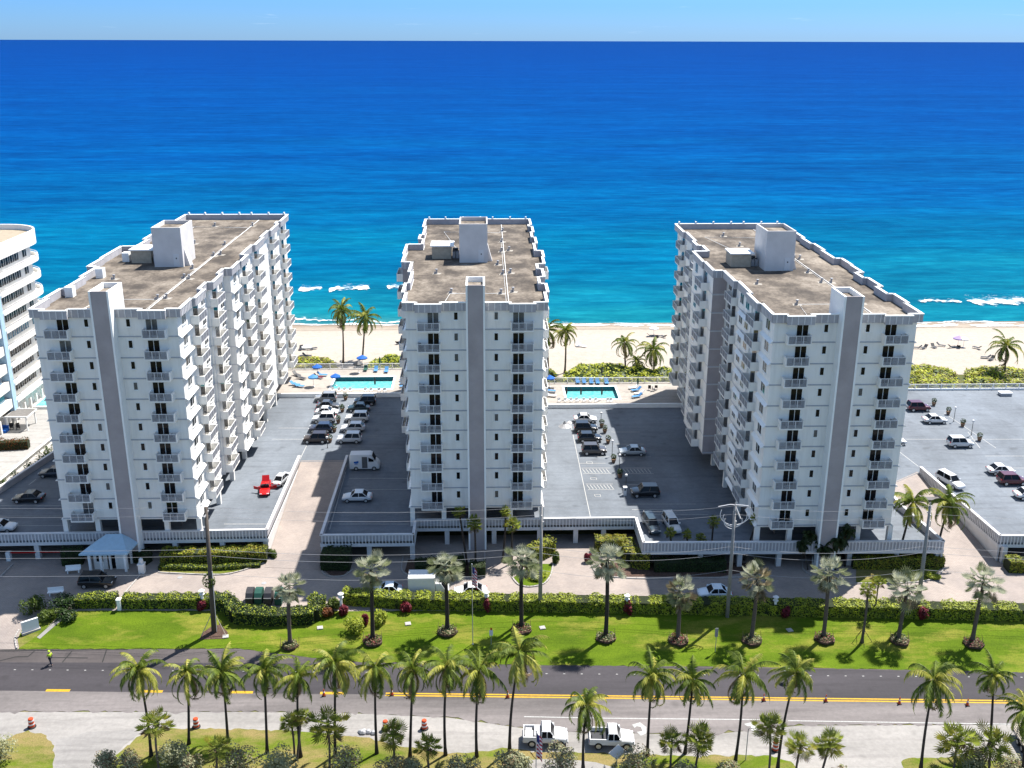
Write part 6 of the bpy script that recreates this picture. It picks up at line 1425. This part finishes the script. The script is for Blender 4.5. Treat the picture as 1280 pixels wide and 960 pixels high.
# rubble, bench, barrier
t = gthing('rock_pile', 'heap of grey rocks at the shoulder edge near the seventh coconut palm', 'rocks', 460, 917); rnd = random.Random(3)
for i in range(7):
    b = MB(); c = (rnd.uniform(-.8, .8), rnd.uniform(-.3, .3), 0); r_ = rnd.uniform(.22, .4); b.lathe(c, [(r_*.9, 0), (r_, r_*.4), (r_*.6, r_*.9), (.05, r_)], 6); b.build('rock', 'metal', t)
t = gthing('mulch_patch', 'bare earth patch round the foot of the wooden pole', 'planting bed', 268, 793); b = MB(); b.prism([(-1.5, -.9), (1.2, -.8), (1.5, .2), (.4, 1.6), (-.5, 1.5), (-1.3, .4)], -.1, 0, 0, topz=[gz(bA.y+y)-gz(bA.y)+.03 for y in (-.9, -.8, .2, 1.6, 1.5, .4)]); b.build('earth', 'mulch', t)
for s_ in (-1, 1): b = MB(); b.tube([(s_*1.4, -.3, 0), (s_*.3, .3, 2.2)], .04, 4); b.build('stay', 'beige', t)
t = gthing('barrier', 'red and white barrier arms across the garage entrance left of the canopy', 'barrier', 50, 700); b = MB(); b.box((-3.6, -.05, 1.0), (-.4, .05, 1.12)); b.box((.2, -.05, 1.05), (3.6, .05, 1.17)); b.build('arm', 'red', t); b = MB(); b.box((3.4, -.3, 0), (3.9, .3, 1.3)); b.box((-4.1, -.3, 0), (-3.6, .3, 1.2)); b.build('cabinet', 'white', t)
for lab, x, y in (('small white bench between the barrier and the canopy', 92, 716), ('white stone bench behind the hedge left of the black SUV', 70, 744)):
    t = gthing('bench', lab, 'bench', x, y, .15); b = MB(); b.box((-.9, -.25, .4), (.9, .25, .5)); b.build('seat', 'trim', t); b = MB(); b.box((-.9, .2, .5), (.9, .28, .95)); b.build('backrest', 'trim', t)
    for s_ in (-.7, .6): b = MB(); b.box((s_, -.2, 0), (s_+.12, .2, .4)); b.build('leg', 'trim', t)
# entrance canopy of the left tower
ca, cb, cc = P(98, 693, 4.4), P(159, 692, 4.4), P(165, 679, 4.4)
t = thing('entrance_canopy', 'entrance canopy with pale blue metal roof before the left tower', 'canopy', (ca.x, ca.y, gz(ca.y))); o_ = Vector((ca.x, ca.y, gz(ca.y)))
def cp_(x, y, z): return (x-o_.x, y-o_.y, z-o_.z)
yb = 118.6; xm0, xm1 = ca.x+2.6, cb.x-1.4; ym = ca.y+2.2
b = MB(); vs = [cp_(ca.x, ca.y, 4.4), cp_(cb.x, cb.y, 4.4), cp_(cb.x+.4, yb, 4.4), cp_(ca.x+.8, yb, 4.4), cp_(xm0, yb-.4, 5.7), cp_(xm1, yb-.4, 5.7), cp_(ca.x, ca.y, 4.2), cp_(cb.x, cb.y, 4.2), cp_(cb.x+.4, yb, 4.2), cp_(ca.x+.8, yb, 4.2)]
b.add(vs, [(0, 1, 5, 4), (1, 2, 5), (2, 3, 4, 5), (3, 0, 4), (0, 6, 7, 1), (1, 7, 8, 2), (2, 8, 9, 3), (3, 9, 6, 0), (6, 9, 8, 7)]); b.build('roof', 'canopy', t)
for x, y in ((ca.x+1.0, ca.y+.6), (ca.x+2.4, ca.y+.6), (cb.x-.6, cb.y+.6), (cb.x-.6, yb-.5)): b = MB(); v0 = cp_(x, y, gz(y)); b.box((v0[0]-.14, v0[1]-.14, 0), (v0[0]+.14, v0[1]+.14, 4.2-o_.z)); b.build('column', 'trim', t)
b = MB(); q = cp_(ca.x+1.2, ca.y+1.3, 0); b.box((q[0], q[1], 0), (q[0]+1.7, q[1]+.15, 2.3)); b.box((q[0]+2.7, q[1], 0), (q[0]+4.2, q[1]+.15, 2.3)); b.box((q[0]+1.95, q[1]-.1, 0), (q[0]+2.2, q[1]+.1, 2.3)); b.build('wall', 'wall', t)
b = MB(); b.box((q[0]+.4, q[1]-.03, 1.1), (q[0]+1.2, q[1], 1.9)); b.build('window', 'glass', t); b = MB(); b.box((q[0]+1.7, q[1]+.3, 0), (q[0]+2.7, q[1]+.35, 2.2)); b.build('door', 'glass', t)
# kerbs
def kerb(pts, label, w_=.16, h=.14):
    q = [Vector(G(*p).xy) for p in pts]; b = MB(); o = q[0]
    sm = []
    for i in range(len(q)-1):
        for k in range(4):
            t_ = k/4; p0 = q[max(i-1, 0)]; p1 = q[i]; p2 = q[i+1]; p3 = q[min(i+2, len(q)-1)]
            sm.append(.5*((2*p1)+(-p0+p2)*t_+(2*p0-5*p1+4*p2-p3)*t_**2+(-p0+3*p1-3*p2+p3)*t_**3))
    sm.append(q[-1])
    for a, c in zip(sm, sm[1:]):
        if (c-a).length < .02: continue
        m = (a+c)/2; b.obox((m.x-o.x, m.y-o.y), (c-a), (c-a).length/2+.03, w_/2, 0, gz(m.y)-gz(o.y)+h)
    ob = b.build('kerb', 'curb'); ob.location = (o.x, o.y, gz(o.y)); struct(ob)
for pts in [[(402, 708), (404, 717), (414, 721), (430, 720), (441, 712)], [(504, 696), (502, 711), (509, 719), (530, 722), (606, 722)], [(606, 690), (606, 722)], [(640, 722), (648, 731), (662, 734), (680, 730), (689, 718), (693, 696)], [(198, 716), (270, 719), (298, 715), (322, 707), (330, 704)],
            [(942, 704), (946, 716), (938, 725), (922, 729)], [(1003, 703), (1004, 712), (1014, 720)], [(1181, 700), (1178, 714), (1163, 725), (1130, 729), (1062, 730)], [(178, 716), (150, 750)], [(0, 722), (16, 706)], [(21, 811), (19, 798), (24, 788)], [(738, 700), (745, 716), (770, 722), (830, 724), (930, 722)]]: kerb(pts, '')
for pts, m_ in [([(642, 722), (649, 730), (662, 733), (680, 729), (688, 718), (690, 705), (664, 705)], 'lawn'), ([(200, 715), (270, 718), (298, 714), (320, 707), (200, 704)], 'grass2'), ([(406, 714), (414, 720), (430, 719), (438, 710)], 'mulch'), ([(506, 714), (512, 719), (604, 721), (604, 704), (510, 700)], 'mulch'), ([(745, 712), (770, 721), (900, 721), (928, 716), (936, 704), (760, 704)], 'mulch'), ([(1070, 728), (1130, 728), (1163, 724), (1176, 710), (1070, 706)], 'grass2'), ([(24, 810), (22, 799), (28, 786), (60, 770), (80, 764), (60, 783), (40, 800)], 'grass2')]:
    struct(sheet('planting_ground', gp(pts), m_, .03))
flat('garden_edging', [(46, 797), (62, 783), (75, 773), (80, 770), (82, 772), (66, 785), (50, 799)], 'path', .05)
for x, y in ((330, 729), (225, 722)): 
    c = G(x, y); b = MB(); b.lathe((0, 0, 0), [(.32, 0), (.32, .02)], 12); o = b.build('manhole_cover', 'metal'); o.location = (c.x, c.y, c.z+.012); tag(o, 'round manhole cover in the paving %s the wooden pole' % ('right of' if x > 300 else 'left of'), 'manhole cover')

# ------------------------------------------------------------------ people
def body(name, joints, bones, radii, m, parent, sub=2):
    me = bpy.data.meshes.new(name); me.from_pydata(joints, bones, []); o = bpy.data.objects.new(name, me); COL.objects.link(o)
    md = o.modifiers.new('skin', 'SKIN'); sv = me.skin_vertices[0].data
    for i, r in enumerate(radii): sv[i].radius = (r, r); sv[i].use_root = (i == 0)
    md2 = o.modifiers.new('sub', 'SUBSURF'); md2.levels = sub; md2.render_levels = sub
    dg = bpy.context.evaluated_depsgraph_get(); nm = bpy.data.meshes.new_from_object(o.evaluated_get(dg)); bpy.data.objects.remove(o)
    nm.materials.clear(); nm.materials.append(M[m]); nm.polygons.foreach_set('use_smooth', [True]*len(nm.polygons))
    return link(name, nm, parent)
def person(label, loc, rz, pose, top, hat):
    t = thing('person', label, 'person', loc, rz)
    if pose == 'stride':
        J = [(0, 0, .95), (0, .0, 1.15), (0, .02, 1.40), (0, .03, 1.52), (0, .05, 1.64), (.1, .05, .9), (.11, .22, .50), (.11, .16, .08), (.11, .30, .04), (-.1, -.05, .9), (-.11, -.1, .50), (-.11, -.34, .12), (-.11, -.22, .05), (.2, .0, 1.38), (.27, -.08, 1.12), (.26, .05, .90), (.25, .10, .82), (-.2, .03, 1.38), (-.26, .1, 1.12), (-.22, .26, .98), (-.2, .33, .96)]
    else:
        J = [(0, -.15, 1.0), (0, -.02, 1.18), (0, .18, 1.36), (0, .26, 1.44), (0, .34, 1.54), (.1, -.1, .95), (.12, .22, .78), (.12, .12, .40), (.12, .26, .36), (-.1, -.1, .95), (-.12, .14, .62), (-.12, .05, .26), (-.12, .18, .22), (.2, .16, 1.34), (.26, .34, 1.16), (.22, .52, 1.06), (.2, .58, 1.05), (-.2, .16, 1.34), (-.26, .34, 1.16), (-.22, .52, 1.06), (-.2, .58, 1.05)]
    B_ = [(0, 1), (1, 2), (2, 3), (3, 4), (0, 5), (5, 6), (6, 7), (7, 8), (0, 9), (9, 10), (10, 11), (11, 12), (2, 13), (13, 14), (14, 15), (15, 16), (2, 17), (17, 18), (18, 19), (19, 20)]
    Rr = [.14, .13, .15, .06, .105, .1, .075, .05, .045, .1, .075, .05, .045, .07, .05, .038, .04, .07, .05, .038, .04]
    body('body', J, B_, Rr, 'skin', t)
    body('shirt', [J[0], J[1], J[2], J[13], tuple(Vector(J[13]).lerp(Vector(J[14]), .8)), J[17], tuple(Vector(J[17]).lerp(Vector(J[18]), .8))], [(0, 1), (1, 2), (2, 3), (3, 4), (2, 5), (5, 6)], [.17, .165, .185, .095, .07, .095, .07], top, t)
    lo = lambda a, c, f: tuple(Vector(J[a]).lerp(Vector(J[c]), f))
    body('trousers', [(J[0][0], J[0][1], J[0][2]-.03), J[5], J[6], lo(6, 7, .9), J[9], J[10], lo(10, 11, .9)], [(0, 1), (1, 2), (2, 3), (0, 4), (4, 5), (5, 6)], [.155, .12, .095, .07, .12, .095, .07], 'denim', t)
    b = MB(); h = J[4]; b.lathe((h[0], h[1], h[2]+.02), [(.16, 0), (.155, .02), (.125, .03), (.12, .08), (.08, .13), (.02, .15)], 12); b.build('hat', hat, t, True)
    b = MB(); b.box((h[0]-.015, h[1]+.1, h[2]-.04), (h[0]+.015, h[1]+.13, h[2])); b.build('nose', 'skin', t)
    for s_ in (7, 11):
        b = MB(); q = J[s_]; e = J[s_+1]; b.tube([q, e, tuple(Vector(e)+(Vector(e)-Vector(q))*.3)], [.055, .05, .03], 6); b.build('shoe', 'dark', t)
    return t
person('worker in a bright yellow vest and dark trousers walking along the road edge', G(64, 831), R(60), 'stride', 'hiviz', 'hiviz')
cyc = G(980, 853); person('cyclist in a white top riding beside the lawn edge', cyc, R(-90), 'ride', 'white', 'white')
t = thing('bicycle', 'dark bicycle ridden along the lawn side of the road', 'bicycle', cyc, R(-90))
def ring(c, r, th):
    b = MB(); n = 20; path = [(c[0], c[1]+r*math.cos(2*PI*k/n), c[2]+r*math.sin(2*PI*k/n)) for k in range(n+1)]; b.tube(path, th, 5, cap=False)
    for k in range(8): b.tube([c, (c[0], c[1]+r*math.cos(PI*k/4), c[2]+r*math.sin(PI*k/4))], .006, 3)
    return b
for y in (-.5, .52): ring((0, y, .34), .33, .022).build('wheel', 'black', t)
b = MB()
for a, c in (((0, -.5, .34), (0, -.15, .85)), ((0, -.5, .34), (0, -.05, .32)), ((0, -.05, .32), (0, -.15, .85)), ((0, -.05, .32), (0, .38, .82)), ((0, -.15, .82), (0, .38, .85)), ((0, .52, .34), (0, .36, .98))): b.tube([a, c], .018, 5)
b.build('frame', 'dark', t); b = MB(); b.box((-.07, -.28, .86), (.07, -.02, .92)); b.build('saddle', 'black', t); b = MB(); b.tube([(-.25, .48, 1.0), (0, .38, .99), (.25, .48, 1.0)], .016, 5); b.build('handlebar', 'dark', t)
# walkers and bathers on the beach are too small to show parts: skipped
print('objects', len(bpy.data.objects))
